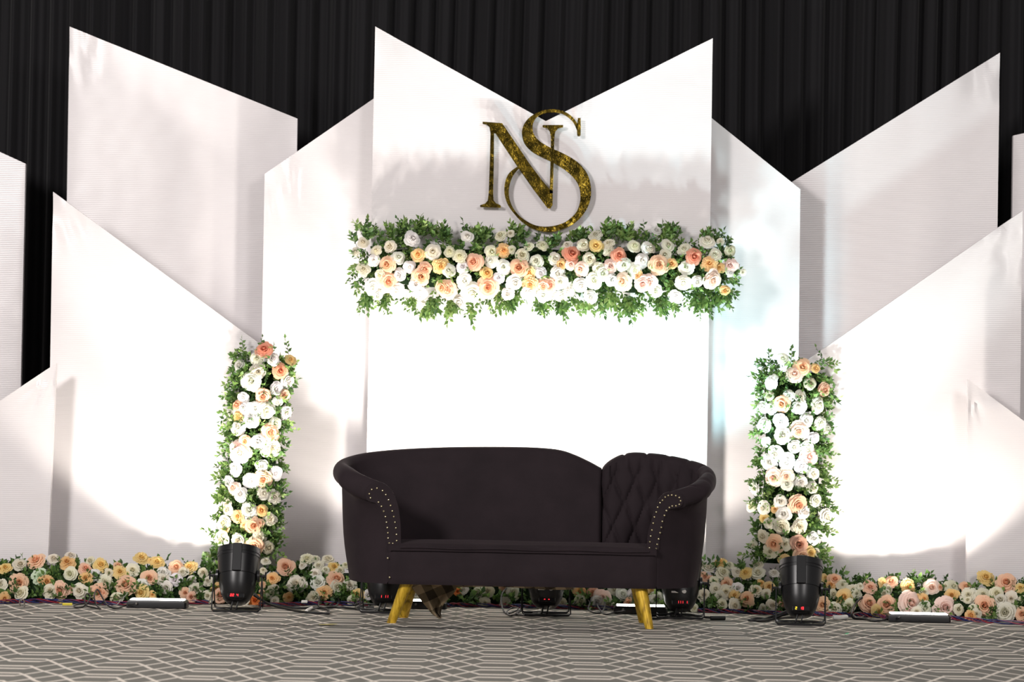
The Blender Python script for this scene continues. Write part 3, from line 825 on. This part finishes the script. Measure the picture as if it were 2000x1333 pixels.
# --- garland on the central panel
YG = YF
gar = wthing('flower_garland', 'long garland of white and peach roses with leaves under the gold monogram', 'flowers', W(1065, 525, YG - .08))
rg = random.Random(5)
for px, py, r, k in GAR:
    cy = 522 + 0.019 * (px - 1065)
    v = max(-1, min(1, (py - cy) / 82))
    ex = max(0, (abs(px - 1065) - 330) / 55)
    dep = 0.07 + 0.15 * math.sqrt(max(0, 1 - v * v)) * max(.35, 1 - .35 * ex)
    Y = YG - dep
    face = Vector((rg.uniform(-.55, .55) + (px - 1065) / 2600, -1, -0.75 * v + rg.uniform(-.25, .3)))
    flower(gar, W(px, py, Y + .02), face, r * mpp(Y), k, rg)
b = MB(); rows = []
for k in range(61):
    t = k / 60; px = 712 + 706 * t
    c = W(px, 528 + 0.019 * (px - 1065), YG)
    wv = 0.12 * (0.25 + 0.75 * math.sin(PI * t) ** .25)
    rows.append([Vector((c.x, YG - 0.01 - (0.10 * math.sin(a * PI / 10) if 0 < a < 10 else 0) * (0.9 + .3 * noise.noise(Vector((c.x * 6, a, 0)))), c.z + wv * math.cos(a * PI / 10) * (1 + .25 * noise.noise(Vector((c.x * 5, a * .4, 3)))))) for a in range(11)])
b.grid(rows, flip=True); b.build('foam_core', M_FOAM, gar)  # hidden core added to block light, so the garland's shadow is solid
b = MB()
for k in range(640):
    px = rg.uniform(696, 1432); cy = 524 + 0.019 * (px - 1065)
    v = rg.triangular(-1, 1, .0); py = cy + v * 62
    Y = YG - 0.03 - 0.12 * math.sqrt(max(0, 1 - v * v)) * rg.uniform(.5, 1)
    d = Vector((rg.uniform(-.9, .9), -rg.uniform(.15, .9), -v * 1.1 + rg.uniform(-.4, .4)))
    add_sprig(b, W(px, py, Y), d, rg.uniform(.05, .10), rg.randint(8, 12), rg.uniform(.030, .046), rg, 0.2)
for px, py, n_, up_ in [(722, 572, 10, 0), (752, 578, 9, 0), (800, 582, 8, 0), (845, 588, 16, 0), (884, 588, 12, 0), (925, 590, 8, 0), (985, 585, 14, 0), (1010, 575, 8, 0), (1060, 588, 8, 0), (1105, 586, 12, 0), (1140, 585, 10, 0), (1190, 578, 16, 0), (1230, 585, 20, 0), (1295, 582, 16, 0), (1316, 560, 10, 0), (1365, 578, 14, 0), (1385, 572, 10, 0), (1412, 570, 12, 0),
                        (712, 462, 8, 1), (780, 464, 10, 1), (820, 458, 12, 1), (855, 468, 10, 1), (930, 470, 14, 1), (1005, 470, 10, 1), (1080, 486, 10, 1), (1130, 474, 8, 1), (1190, 466, 14, 1), (1220, 470, 12, 1), (1300, 466, 12, 1), (1390, 474, 12, 1)]:
    for k in range(n_):
        d = Vector((rg.uniform(-.6, .6), -rg.uniform(.1, .6), (1 if up_ else -1) * rg.uniform(.5, 1)))
        add_sprig(b, W(px + rg.uniform(-14, 14), py + rg.uniform(-12, 8), YG - rg.uniform(.04, .14)), d, rg.uniform(.05, .085), rg.randint(7, 10), rg.uniform(.034, .05), rg, 0.1, tone=rg.uniform(.2, 1))
o = b.build('foliage', M_LEAF, gar, attr='tone', ang=180); o['kind'] = 'stuff'
def sprig_part(root, p, d, ln, nl, ll, rnd, droop=0.0, tone=None):
    b = MB(); add_sprig(b, Vector((0, 0, 0)), Vector(d), ln, nl, ll, rnd, droop, True, tone)
    o = b.build('leaf_sprig', M_LEAF, None, attr='tone', ang=180)
    o.parent = root; o.location = p - Vector(root['_o'])
for px, py, dx, dz, ln in [(697, 482, -.3, 1, .12), (712, 470, .05, 1, .13), (722, 465, .5, .8, .10), (775, 478, -.35, 1, .15), (790, 482, -.2, .9, .12), (815, 462, .1, 1, .10), (824, 466, .5, .9, .12), (858, 470, .3, .9, .10), (872, 470, .05, 1, .09), (905, 478, -.1, .8, .1),
                           (940, 474, .1, 1, .12), (946, 470, .4, .8, .10), (1000, 470, .1, 1, .11), (1015, 474, .4, .9, .12), (1050, 476, -.1, 1, .08), (1085, 482, .1, .9, .08), (1118, 478, .3, 1, .1), (1128, 474, .5, .8, .12), (1160, 476, -.2, 1, .12), (1186, 472, .05, 1, .14), (1206, 476, .3, .9, .13), (1236, 474, .3, .9, .1),
                           (1258, 478, 0, 1, .17), (1292, 472, .1, 1, .13), (1314, 474, .4, .9, .12), (1370, 478, .1, 1, .11), (1400, 480, .3, 1, .12), (1412, 482, .7, .8, .1),
                           (712, 575, -.3, -1, .13), (722, 580, .1, -1, .12), (752, 580, .2, -1, .13), (806, 588, .4, -1, .13), (836, 590, .3, -1, .14), (852, 585, .1, -1, .15), (884, 595, -.1, -1, .13), (918, 600, .3, -1, .14), (960, 580, .1, -1, .1), (985, 585, .2, -1, .1), (1062, 590, .1, -1, .1), (1100, 590, .1, -1, .13), (1130, 585, .3, -1, .11), (1172, 590, .3, -1, .13),
                           (1200, 585, .2, -1, .13), (1226, 592, .2, -1, .16), (1240, 585, .1, -1, .15), (1292, 585, .1, -1, .14), (1302, 588, .1, -1, .14), (1318, 580, .1, -1, .12), (1366, 588, 0, -1, .13), (1380, 585, .3, -1, .13), (1398, 580, .4, -1, .14), (1415, 575, .5, -.9, .14), (1420, 545, .9, -.4, .12), (706, 520, -.9, -.3, .09)]:
    sprig_part(gar, W(px, py, YG - rg.uniform(.04, .10)), (dx, -.35, dz), ln * .72, rg.randint(9, 12), rg.uniform(.036, .05), rg, 0.1, rg.uniform(.2, .9))

# --- two flower columns
def column(label, data, x_top, y_top, x_bot, y_bot, hw_t, hw_b, seed, side):
    rnd = random.Random(seed)
    Yp = YC_
    root = wthing('standing_flower_arrangement', label, 'flowers', (W(x_bot, y_bot, Yp - .1).x, Yp - .1, 0), 'flower columns beside the sofa')
    def ctr(py):
        t = (py - y_top) / (y_bot - y_top); return x_top + (x_bot - x_top) * t, hw_t + (hw_b - hw_t) * t
    for px, py, r, k in data:
        cx, hw = ctr(py)
        v = max(-1, min(1, (px - cx) / hw))
        Y = Yp - 0.05 - 0.15 * math.sqrt(max(0, 1 - .9 * v * v))
        face = Vector((0.8 * v + rnd.uniform(-.3, .3), -1, rnd.uniform(-.35, .25) + (0.5 if py < y_top + 40 else 0)))
        flower(root, W(px, py, Y + .02), face, r * mpp(Y), k, rnd)
    b = MB(); rows = []
    for k in range(41):
        py = y_top + 24 + (y_bot - y_top - 24) * k / 40
        cx, hw = ctr(py); c = W(cx, py, Yp)
        w_ = hw * mpp(Yp) * .72
        rows.append([Vector((c.x + w_ * math.cos(PI - a * PI / 10), Yp - .005 - 0.11 * math.sin(a * PI / 10) * (1 + .3 * noise.noise(Vector((a, c.z * 7, seed)))), c.z)) for a in range(11)])
    b.grid(rows); b.build('foam_core', M_FOAM, root)  # hidden core, also put in to stop light passing through the column
    b = MB()
    for k in range(560):
        py = rnd.uniform(y_top + 4, y_bot); cx, hw = ctr(py)
        v = rnd.uniform(-1, 1); px = cx + v * hw * .80
        Y = Yp - 0.03 - 0.12 * math.sqrt(max(0, 1 - v * v)) * rnd.uniform(.5, 1)
        d = Vector((v * 1.0 + rnd.uniform(-.4, .4), -rnd.uniform(.2, .9), rnd.uniform(-.7, .6)))
        add_sprig(b, W(px, py, Y), d, rnd.uniform(.04, .085), rnd.randint(7, 11), rnd.uniform(.030, .046), rnd, 0.2)
    o = b.build('foliage', M_LEAF, root, attr='tone', ang=180); o['kind'] = 'stuff'
    for k in range(34):
        py = y_top + (y_bot - y_top) * ((k // 2) + .5) / 17 + rnd.uniform(-10, 10)
        cx, hw = ctr(py); s = -1 if k % 2 else 1
        sprig_part(root, W(cx + s * hw * .72, py, Yp - rnd.uniform(.04, .1)), (s, -.6, rnd.uniform(-.6, .6)), rnd.uniform(.06, .115), rnd.randint(9, 14), rnd.uniform(.034, .046), rnd, 0.15, rnd.uniform(.3, .95))
    for px in (x_top - hw_t * .7, x_top - 10, x_top + hw_t * .8):
        sprig_part(root, W(px, y_top + 12, Yp - .06), (rnd.uniform(-.4, .4), -.3, 1), .1, 10, .036, rnd, 0, .5)
    return root
column('tall column of white and peach roses rising left of the sofa', COLL, 517, 684, 478, 1085, 58, 62, 21, -1)
column('tall column of white and peach roses rising right of the sofa', COLR, 1553, 704, 1540, 1100, 72, 76, 22, 1)

# --- flower border along the foot of the panels
def Yb(px):
    t = min(1, abs(px - 1010) / 1000.0)
    return 1.30 - 0.36 * t ** 1.4
bor = wthing('flower_border', 'low border of cream, peach and yellow flowers along the foot of the panels', 'flowers', (0, 1.2, 0))
rb_ = random.Random(8)
re_ = random.Random(31)
for sx in (0, 1):       # the border runs on past the picture edges
    for k in range(22):
        ex = -185 + 175 * (k + re_.random()) / 22 if sx == 0 else 2012 + 175 * (k + re_.random()) / 22
        BASE.append((ex, (1100 if sx == 0 else 1140) + re_.random() * 70, re_.uniform(10, 16), re_.choice('CCCPPYAW')))
for px, py, r, k in BASE:
    Y0 = Yb(px)
    for _ in range(3):
        z = W(px, py, Y0).z
        Y0 = Yb(px) + 0.05 + 0.24 * max(0, min(1.1, z / 0.26))
    h = max(0, min(1.1, z / 0.26))
    p = W(px, py, Y0)
    face = Vector((rb_.uniform(-.5, .5), -1, (0.1 + 1.0 * h ** 2) + rb_.uniform(-.3, .35)))
    rr = r * mpp(Y0)
    if p.z < rr * .9: p.z = max(p.z, rr * .75)
    p.y -= .03
    flower(bor, p, face, rr, k, rb_)
b = MB(); rows = []
for k in range(121):
    px = -190 + 2380 * k / 120
    y0 = Yb(px) + 0.10; x = W(px, 1150, y0 + .1).x
    nz = noise.noise(Vector((x * 4, 0, 7)))
    rows.append([Vector((x, y0 + a[0] * .20, a[1] * (0.15 + .03 * nz))) for a in ((0, 0), (.05, .5), (.3, .85), (.6, 1), (1, 1.05), (1.0, 0))])
b.grid(rows, flip=True); b.build('foam_core', M_FOAM, bor)  # hidden core added behind the leaves to keep light from coming through
b = MB()
for k in range(1650):
    px = rb_.uniform(-205, 2205)
    h = rb_.random() ** .8
    Y0 = Yb(px) + 0.06 + 0.22 * h + rb_.uniform(-.02, .03)
    x = W(px, 1150, Y0).x
    z = 0.015 + 0.155 * h
    d = Vector((rb_.uniform(-.9, .9), -rb_.uniform(.1, .9), rb_.uniform(-.1, 1.0) * (.4 + h)))
    add_sprig(b, Vector((x, Y0, z)), d, rb_.uniform(.04, .09), rb_.randint(6, 10), rb_.uniform(.034, .054), rb_, 0.1, tone=rb_.random() * .65)
for i, v in enumerate(b.v):
    if v[2] < 0.003: b.v[i] = (v[0], v[1], 0.003)
o = b.build('foliage', M_LEAF, bor, attr='tone', ang=180); o['kind'] = 'stuff'
for px, py in [(8, 1098), (28, 1094), (45, 1096), (52, 1098), (235, 1108), (250, 1106), (362, 1104), (405, 1100), (418, 1095), (545, 1092), (582, 1100), (592, 1104), (1372, 1098), (1382, 1094), (1395, 1100), (1420, 1100), (1437, 1096), (1452, 1098), (1470, 1096), (1610, 1110), (1625, 1120), (1640, 1120), (1655, 1138), (1745, 1160), (1935, 1146), (1950, 1140), (1995, 1142)]:
    Y0 = Yb(px) + .24
    sprig_part(bor, W(px, py + 22, Y0), (rb_.uniform(-.4, .4), -.2, 1), rb_.uniform(.05, .085), rb_.randint(7, 11), rb_.uniform(.036, .05), rb_, 0, rb_.uniform(.1, .6))

# ---------------------------------------------------------------- par cans
TILT = math.radians(20)
RX = Matrix.Rotation(-TILT, 3, 'X')
PZ = 0.182
def tp(p): return RX @ Vector(p) + Vector((0, 0, PZ))
_par = {}
def par_mesh():
    P = {}
    b = MB()
    ix = b.lathe([(-.147, 0), (-.147, .046), (-.143, .054), (-.128, .068), (-.10, .083), (-.05, .096), (-.002, .1025), (-.002, .0995), (.002, .0995), (.002, .1035), (.06, .108), (.098, .1105), (.098, .1135), (.104, .1135), (.104, .111), (.114, .111), (.114, .1145), (.121, .1145), (.121, .112), (.147, .112), (.147, .104), (.09, .10), (.088, 0)], 40)
    b.v = [tuple(tp(v)) for v in b.v]
    P['barrel'] = (b, M_BLACK)
    b = MB(); b.box((0, -.111, .074), (.048, .014, .150), ch=.002); b.v = [tuple(tp(v)) for v in b.v]; P['spine'] = (b, M_BLACK)
    b = MB(); b.lathe([(.118, 0.0), (.118, .101), (.120, .101), (.121, 0)], 32); b.v = [tuple(tp(v)) for v in b.v]; P['lens'] = (b, M_GLOW)
    return P
def ubracket(y1, wd_, z_top):
    b = MB(); hw = .127
    path = [(-hw, 0, z_top), (-hw, y1 * .5, z_top * .5), (-hw, y1 * .97, .016), (-hw + .012, y1, .006)]
    path += [(-hw + .012 + (2 * hw - .024) * k / 6, y1, .006) for k in range(1, 6)]
    path += [(hw - .012, y1, .006), (hw, y1 * .97, .016), (hw, y1 * .5, z_top * .5), (hw, 0, z_top)]
    rows = []
    n = len(path)
    for i, p in enumerate(path):
        p = Vector(p); t = (Vector(path[min(i + 1, n - 1)]) - Vector(path[max(i - 1, 0)])).normalized()
        side_dir = Vector((0, 1, 0)) if abs(t.x) > .6 else Vector((0, .9, 0.25)).normalized()
        up_ = t.cross(side_dir).normalized() * (.005 if abs(t.x) > .6 else .003)
        w_ = side_dir * (wd_ / 2 if abs(t.x) > .6 else .008)
        rows.append([p + w_ + up_, p - w_ + up_, p - w_ - up_, p + w_ - up_])
    ix = b.grid(rows, closed=True)
    b.f.append(tuple(ix[0])); b.f.append(tuple(ix[-1][::-1]))
    return b
SEG = {'0': 'abcdef', '1': 'bc', '2': 'abged', '3': 'abgcd', '4': 'fgbc', ' ': '', '-': 'g', '7': 'abc'}
def seg_digits(txt, x0, w, h):
    b = MB()
    for i, ch in enumerate(txt):
        cx = x0 + i * w * 1.5
        t = w * .2
        for s in SEG.get(ch, ''):
            c, d = {'a': ((0, h / 2), (w, t)), 'g': ((0, 0), (w, t)), 'd': ((0, -h / 2), (w, t)), 'b': ((w / 2, h / 4), (t, h / 2)), 'c': ((w / 2, -h / 4), (t, h / 2)), 'f': ((-w / 2, h / 4), (t, h / 2)), 'e': ((-w / 2, -h / 4), (t, h / 2))}[s]
            b.box((cx + c[0], 0, c[1]), (d[0], .002, d[1]))
    return b
def par(label, px, py, rz, red, yel='', stick=False, power=PAR_W, color=(1, .95, .88), sz=78):
    base = FL(px, py)
    base.z = 0
    root = thing('par_can_light', label, 'stage light', base, rz, 'black par cans on the floor')
    for nm, (bb, mt) in par_mesh().items():
        if nm not in _par:
            o = bb.build(nm, mt, None, ang=35, recalc=(nm != 'lens')); _par[nm] = o.data
        else:
            o = bpy.data.objects.new(nm, _par[nm]); COL.objects.link(o)
        o.parent = root
    for y1, w_ in ((-.085, .036), (.11, .036)):
        bb = ubracket(y1, w_, .185); o = bb.build('floor_bracket', M_BLACK, None, ang=30, recalc=True); o.parent = root
    for s in (-1, 1):
        bb = MB()
        bb.lathe([(0, .0), (0, .034), (.012, .032), (.014, 0)], 20, Matrix.Rotation(s * PI / 2, 3, 'Y'))
        bb.v = [(v[0] + s * .103, v[1], v[2] + .185) for v in bb.v]
        o = bb.build('pivot_hub', M_BLACK, None, recalc=True); o.parent = root
        bb = MB()
        bb.tube([(s * .118, 0, .185), (s * .148, 0, .185)], .007, 10)
        bb.box((s * .147, 0, .185), (.008, .014, .046), ch=.003)
        o = bb.build('wing_knob', M_BLACK, None, recalc=True); o.parent = root
    q = tp((0, -.070, -.127))
    tilt = Matrix.Rotation(math.radians(-38), 3, 'X')
    bb = MB(); bb.box((0, 0, 0), (.088, .012, .026), rot=tilt, ch=.002)
    bb.v = [(v[0], v[1] + q.y, v[2] + q.z) for v in bb.v]
    o = bb.build('display_panel', M_BLACK, None, recalc=True); o.parent = root
    if red:
        bb = seg_digits(red, -.024, .0075, .014)
        bb.v = [tuple(tilt @ Vector((v[0] + (.012 if yel else 0), v[1] - .0075, v[2])) + Vector((0, q.y, q.z))) for v in bb.v]
        d_ = bb.build('display_digit', M_LED, None, smooth=False); d_.parent = o; d_['label'] = 'glowing red digits'
    if yel:
        bb = seg_digits(yel, -.024, .0075, .014)
        bb.v = [tuple(tilt @ Vector((v[0], v[1] - .0075, v[2])) + Vector((0, q.y, q.z))) for v in bb.v]
        d_ = bb.build('display_digit', M_LEDY, None, smooth=False); d_.parent = o; d_['label'] = 'glowing yellow digits'
    if stick:
        s0 = tp((0, -.0905, -.074)); tl = Matrix.Rotation(math.radians(-33), 3, 'X')
        bb = MB(); bb.box((-.030, s0.y + .004, s0.z), (.036, .0015, .010), rot=tl)
        k = bb.build('paper_label', M_STICK, None, smooth=False); k.parent = root
        bb = MB(); bb.lathe([(0, 0), (0, .0115), (.0015, .0115), (.0015, 0)], 20, tl @ Matrix.Rotation(PI / 2, 3, 'X'))
        bb.v = [(v[0] + .019, v[1] + s0.y + .0005, v[2] + s0.z + .003) for v in bb.v]
        k = bb.build('round_sticker', M_STICK, None, smooth=False); k.parent = root
    for s in (-.016, .012):
        bb = MB(); bb.tube(catmull([(s, -.075, .062), (s - .004, -.085, .04), (s - .012, -.08, .010), (s - .02, -.03, .007), (s - .05, .05, .006)], 5), .0045, 6)
        k = bb.build('cord', M_RUBBER, None); k.parent = root
    l = bpy.data.lights.new('lamp', 'SPOT'); l.energy = power; l.color = color; l.spot_size = math.radians(sz); l.spot_blend = .45; l.shadow_soft_size = .06
    lo = bpy.data.objects.new('lamp', l); COL.objects.link(lo); lo.parent = root
    lo.location = tp((0, 0, .152))
    lo.rotation_euler = (math.radians(180) - TILT - math.radians(4), 0, 0)
    return root
par('black par can below the left flower column, red display lit', 463, 1194, 0.02, '22 4', power=PAR_W * .9)
par('black par can half hidden behind the left gold sofa legs', 752, 1196.5, -.05, ' 1 11', power=PAR_W * 1.2)
par('black par can under the middle of the sofa, round white sticker', 1066, 1202, 0.03, ' - -', stick=True, power=PAR_W * 1.2)
par('black par can behind the right end of the sofa, partly hidden by it', 1328, 1207.5, -.06, ' 111 1', stick=True, power=PAR_W * 1.2, color=(.5, .92, 1))
par('black par can below the right flower column, yellow and red display', 1563, 1220, -.10, ' 13', yel='2', power=PAR_W * .9, color=(.80, 1, .99))

# ---------------------------------------------------------------- floor floodlights
def flood(label, px, py, w, rz, aim, power=FLOOD_W, color=(1, .93, .83)):
    base = FL(px, py); base.z = 0
    base.y += .06
    root = thing('led_floodlight', label, 'floodlight', base, rz, 'slim floodlights lying on the floor')
    bb = MB(); rows = []
    hw, hd = w / 2, .06
    for z, e in ((0.0, .006), (.004, 0), (.032, 0), (.042, .010)):
        rows.append([(-hw + e, -hd + e * .4, z), (hw - e - .01, -hd + e * .4, z), (hw - e, -hd + .012, z), (hw - e, hd, z), (-hw + e, hd, z)])
    ix = bb.grid(rows, closed=True); bb.f.append(tuple(ix[0][::-1])); bb.f.append(tuple(ix[-1]))
    o = bb.build('housing', M_BLACK, None, ang=25, recalc=True); o.parent = root
    n = 4
    for k in range(n):
        bb = MB(); bw = (w - .03) / n
        bb.box((-hw + .015 + bw * (k + .5), 0.0, 0.0445), (bw - .002, .098, .006), ch=.0015)
        o = bb.build('lit_panel', M_GLOW, None, recalc=True, ang=30); o.parent = root
    for k in (-.05, 0, .045):
        bb = MB(); bb.box((k, -hd - .0005, .012), (.014, .004, .006)); o = bb.build('vent_slot', M_RUBBER, None, smooth=False); o.parent = root
    bb = MB(); bb.tube([(-w * .32, -hd + .004, .026), (-w * .32 - .004, -hd - .012, .026)], .006, 10); o = bb.build('cable_gland', M_STEEL, None); o.parent = root
    l = bpy.data.lights.new('lamp', 'SPOT'); l.energy = power; l.color = color; l.spot_size = math.radians(114); l.spot_blend = .28; l.shadow_soft_size = .045
    lo = bpy.data.objects.new('lamp', l); COL.objects.link(lo); lo.parent = root
    lo.location = (0, 0, .075)
    d = Vector(aim); d.rotate(Matrix.Rotation(-rz, 3, 'Z'))
    lo.rotation_euler = d.to_track_quat('-Z', 'Y').to_euler()
    return root
flood('slim black floodlight left of the left flower column', 305, 1189.5, .315, 0.0, (.17, .32, 1))
flood('slim black floodlight behind the left sofa legs and torn lining', 836, 1191, .20, 0.0, (0, .3, 1))
flood('slim black floodlight behind the right sofa legs', 1252, 1201, .29, -.02, (0, .3, 1))
flood('slim black floodlight at the far right of the flower border', 1797, 1217, .33, -.03, (-.10, .32, 1))

# ---------------------------------------------------------------- cables and small floor items
def cable(name, label, cat, pts, r, mt, n=6):
    """pts: (photo px, photo py, height above the floor)"""
    P = []
    for px, py, z in pts:
        q = FL(px, py, z); P.append(q)
    P = catmull(P, 6)
    for p in P: p.z = max(p.z, r)
    b = MB(); b.tube(P, r, n)
    o = b.build(name, mt, origin=(P[0].x, P[0].y, 0))
    if label: tag(o, label, cat)
    return o
def wires(label, pix, seed):
    rnd = random.Random(seed)
    P = []
    for px, py in pix:
        q = FL(px, py); q.y = max(.72, min(q.y, Yb(px) + .03)); P.append(q)
    P = catmull(P, 14)
    root = wthing('wire_bundle', label, 'wires', (P[0].x, P[0].y, 0))
    for i, mt in enumerate((M_BLUEW, M_BLUEW, M_REDW, M_PURW, M_REDW)):
        pts = []
        for k, p in enumerate(P):
            a = k * .33 + i * 1.3 + noise.noise(Vector((k * .05, i, seed))) * 2
            pts.append((p.x, p.y + .012 * math.cos(a), .013 + .009 * math.sin(a)))
        b = MB(); b.tube(pts, .0032, 5); b.build('wire', mt, root)
wires('twisted blue and red wires along the left flower border', [(-40, 1184), (20, 1180), (60, 1175), (110, 1178), (170, 1181), (240, 1184), (330, 1178), (410, 1180)], 1)
wires('twisted red and blue wires between left par can and sofa', [(505, 1186), (560, 1186), (610, 1181), (660, 1183), (720, 1184)], 2)
wires('twisted blue and red wires running under the middle of the sofa', [(868, 1187), (900, 1185), (950, 1187), (1010, 1189), (1070, 1190), (1130, 1189), (1180, 1191), (1230, 1193)], 3)
wires('twisted blue and purple wires between sofa and right par can', [(1360, 1194), (1400, 1197), (1450, 1199), (1500, 1202), (1540, 1203)], 4)
wires('twisted red and blue wires right of the right par can', [(1585, 1203), (1612, 1198), (1650, 1201), (1690, 1203), (1730, 1210)], 5)
wires('twisted blue and red wires in the bottom right corner', [(1858, 1212), (1900, 1216), (1950, 1220), (2040, 1224)], 6)
cable('power_cable', 'tangled black cable looping up beside the left floodlight', 'cable', [(262, 1180, .03), (245, 1184, .01), (225, 1189, .006), (210, 1183, .02), (200, 1168, .05), (190, 1152, .085), (184, 1165, .06), (188, 1182, .02), (196, 1190, .006), (186, 1188, .006), (170, 1184, .01), (165, 1172, .035), (170, 1160, .06), (176, 1168, .04), (165, 1184, .008), (150, 1188, .006), (145, 1184, .006), (160, 1180, .012), (190, 1181, .012), (205, 1178, .02)], .0042, M_RUBBER)
cable('power_cable', 'thin grey cable standing up at the left floodlight', 'cable', [(228, 1182, .012), (236, 1174, .03), (245, 1164, .055), (249, 1158, .07)], .003, M_GREYC)
cable('power_cable', 'long black cable from the left par can towards the sofa', 'cable', [(495, 1163, .07), (510, 1172, .045), (528, 1182, .02), (560, 1190, .007), (590, 1196, .006), (618, 1198, .006), (641, 1199, .006), (640, 1192, .008), (625, 1188, .01), (606, 1191, .008)], .0065, M_RUBBER)
cable('power_cable', 'second black cable lying behind the long one at the left par can', 'cable', [(497, 1160, .07), (515, 1175, .035), (540, 1184, .012), (580, 1188, .007), (620, 1188, .007), (660, 1187, .007), (700, 1190, .006), (735, 1193, .006)], .006, M_RUBBER)
cable('power_cable', 'black cable arching up in front of the flowers left of the sofa', 'cable', [(622, 1186, .006), (624, 1172, .035), (632, 1160, .06), (645, 1156, .07), (657, 1163, .05), (662, 1178, .02), (650, 1186, .006), (645, 1182, .012), (660, 1176, .022), (690, 1177, .02), (700, 1184, .008)], .0048, M_RUBBER)
cable('power_cable', 'tangled dark cables at the foot of the left hidden par can', 'cable', [(690, 1183, .012), (705, 1178, .024), (722, 1183, .012), (706, 1190, .006), (694, 1187, .008), (712, 1181, .02), (735, 1182, .016), (748, 1189, .006), (725, 1194, .006), (700, 1192, .006), (698, 1186, .01), (730, 1187, .01)], .0045, M_RUBBER)
cable('power_cable', 'black cable loop left of the middle par can', 'cable', [(990, 1149, .105), (982, 1158, .09), (979, 1172, .055), (982, 1190, .012), (990, 1199, .006), (1005, 1195, .012), (1012, 1189, .022), (1000, 1188, .02), (990, 1196, .008), (998, 1203, .006), (1014, 1196, .012), (1020, 1190, .02), (1008, 1199, .008), (1025, 1203, .006)], .0045, M_RUBBER)
cable('power_cable', 'black cable curling between middle par can and right floodlight', 'cable', [(1118, 1182, .03), (1128, 1174, .045), (1142, 1170, .055), (1152, 1178, .04), (1149, 1190, .014), (1158, 1197, .006), (1172, 1198, .006), (1181, 1188, .02), (1180, 1174, .05), (1170, 1170, .055), (1165, 1180, .035), (1180, 1200, .006), (1200, 1197, .01), (1221, 1194, .022)], .0045, M_RUBBER)
cable('power_cable', 'black cables bunched in front of the right hidden par can', 'cable', [(1262, 1204, .006), (1290, 1203, .012), (1320, 1196, .03), (1330, 1189, .045), (1322, 1199, .018), (1300, 1207, .006), (1275, 1209, .006), (1270, 1203, .012), (1300, 1200, .022), (1345, 1201, .018), (1370, 1206, .01), (1400, 1208, .008)], .0055, M_RUBBER)
cable('cable_plug', 'black cable connector lying on the carpet right of the sofa', 'plug', [(1388, 1208, .012), (1398, 1208, .012), (1416, 1208, .012)], .011, M_RUBBER, 10)
cable('power_cable', 'black cables trailing left from the right par can', 'cable', [(1548, 1190, .07), (1530, 1197, .045), (1510, 1204, .025), (1490, 1211, .008), (1470, 1213, .006), (1462, 1212, .006), (1475, 1209, .01), (1505, 1208, .014), (1540, 1200, .04)], .006, M_RUBBER)
cable('power_cable', 'second black cable trailing left below the right par can', 'cable', [(1552, 1193, .06), (1525, 1204, .03), (1500, 1213, .006), (1478, 1214, .006), (1490, 1212, .008), (1530, 1208, .014), (1560, 1206, .014)], .006, M_RUBBER)
cable('power_cable', 'shiny black cable bow standing up between right par can and floodlight', 'cable', [(1758, 1208, .026), (1740, 1209, .014), (1712, 1214, .006), (1690, 1210, .008), (1668, 1208, .008), (1663, 1200, .03), (1668, 1186, .06), (1676, 1174, .09), (1686, 1167, .105)], .0065, M_RUBBER)
cable('power_cable', 'pale grey cable loop beside the black bow at right', 'cable', [(1695, 1198, .014), (1685, 1205, .008), (1672, 1206, .008), (1667, 1200, .02), (1678, 1197, .026), (1694, 1196, .02)], .0035, M_GREYC)
def small(name, label, cat, px, py, dim, rz, mt, rx=0.0, ch=.003):
    p = FL(px, py); b = MB()
    b.box((0, 0, dim[2] / 2), dim, ch=ch)
    o = b.build(name, mt, origin=(0, 0, 0), recalc=True, ang=30); o.location = (p.x, p.y, 0.0005); o.rotation_euler = (0, 0, rz)
    return tag(o, label, cat)
cable('cable_connector', 'white tubular connector lying right of the right par can', 'connector', [(1627, 1207, .014), (1640, 1207, .014), (1653, 1206, .014)], .013, M_WHITE, 10)
cable('cable_connector', 'small white connector on the wires left of the sofa', 'connector', [(589, 1176, .04), (594, 1176, .04), (600, 1176, .04)], .008, M_WHITE, 10)
cable('cable_connector', 'cream plug tip on the cable end left of the sofa', 'connector', [(598, 1194, .010), (603, 1191, .012), (609, 1188, .014)], .008, M_WHITE, 10)
cable('tape_wrap', 'bright yellow tape wrap on the wires at far left', 'tape', [(122, 1181, .012), (131, 1181, .012), (141, 1181, .012)], .0075, M_YELLOW, 8)
b = MB()
for c, d in (((-.012, 0, .02), (.003, .03, .04)), ((.012, 0, .02), (.003, .03, .04)), ((0, 0, .0385), (.027, .03, .003))): b.box(c, d)
p = FL(43, 1186); o = b.build('metal_bracket', M_STEEL, origin=(0, 0, 0), smooth=False); o.location = (p.x, p.y, 0.0005)
tag(o, 'small square metal tube end poking out under the far left wires', 'bracket')
def scrap(name, label, px, py, L_, w_, mt):
    p = FL(px, py); b = MB(); rows = []
    for k in range(9):
        t = k / 8; h = w_ * math.sin(PI * (0.06 + .9 * t))
        rows.append([(L_ * (t - .5), -h, .002 + .004 * t), (L_ * (t - .5), 0, .0045 + .004 * t), (L_ * (t - .5), h, .002 + .006 * t)])
    b.grid(rows, flip=True)
    o = b.build(name, mt, origin=(0, 0, 0)); o.location = (p.x, p.y, 0)
    tag(o, label, 'debris')
scrap('fallen_leaf', 'dry yellowish leaf lying on the carpet left of the sofa', 641, 1222, .09, .03, M_DRY)
scrap('confetti', 'tiny green scrap on the carpet at right', 1654, 1240, .02, .02, M_GREEN)
for o in list(bpy.data.objects):
    if '_o' in o: del o['_o']
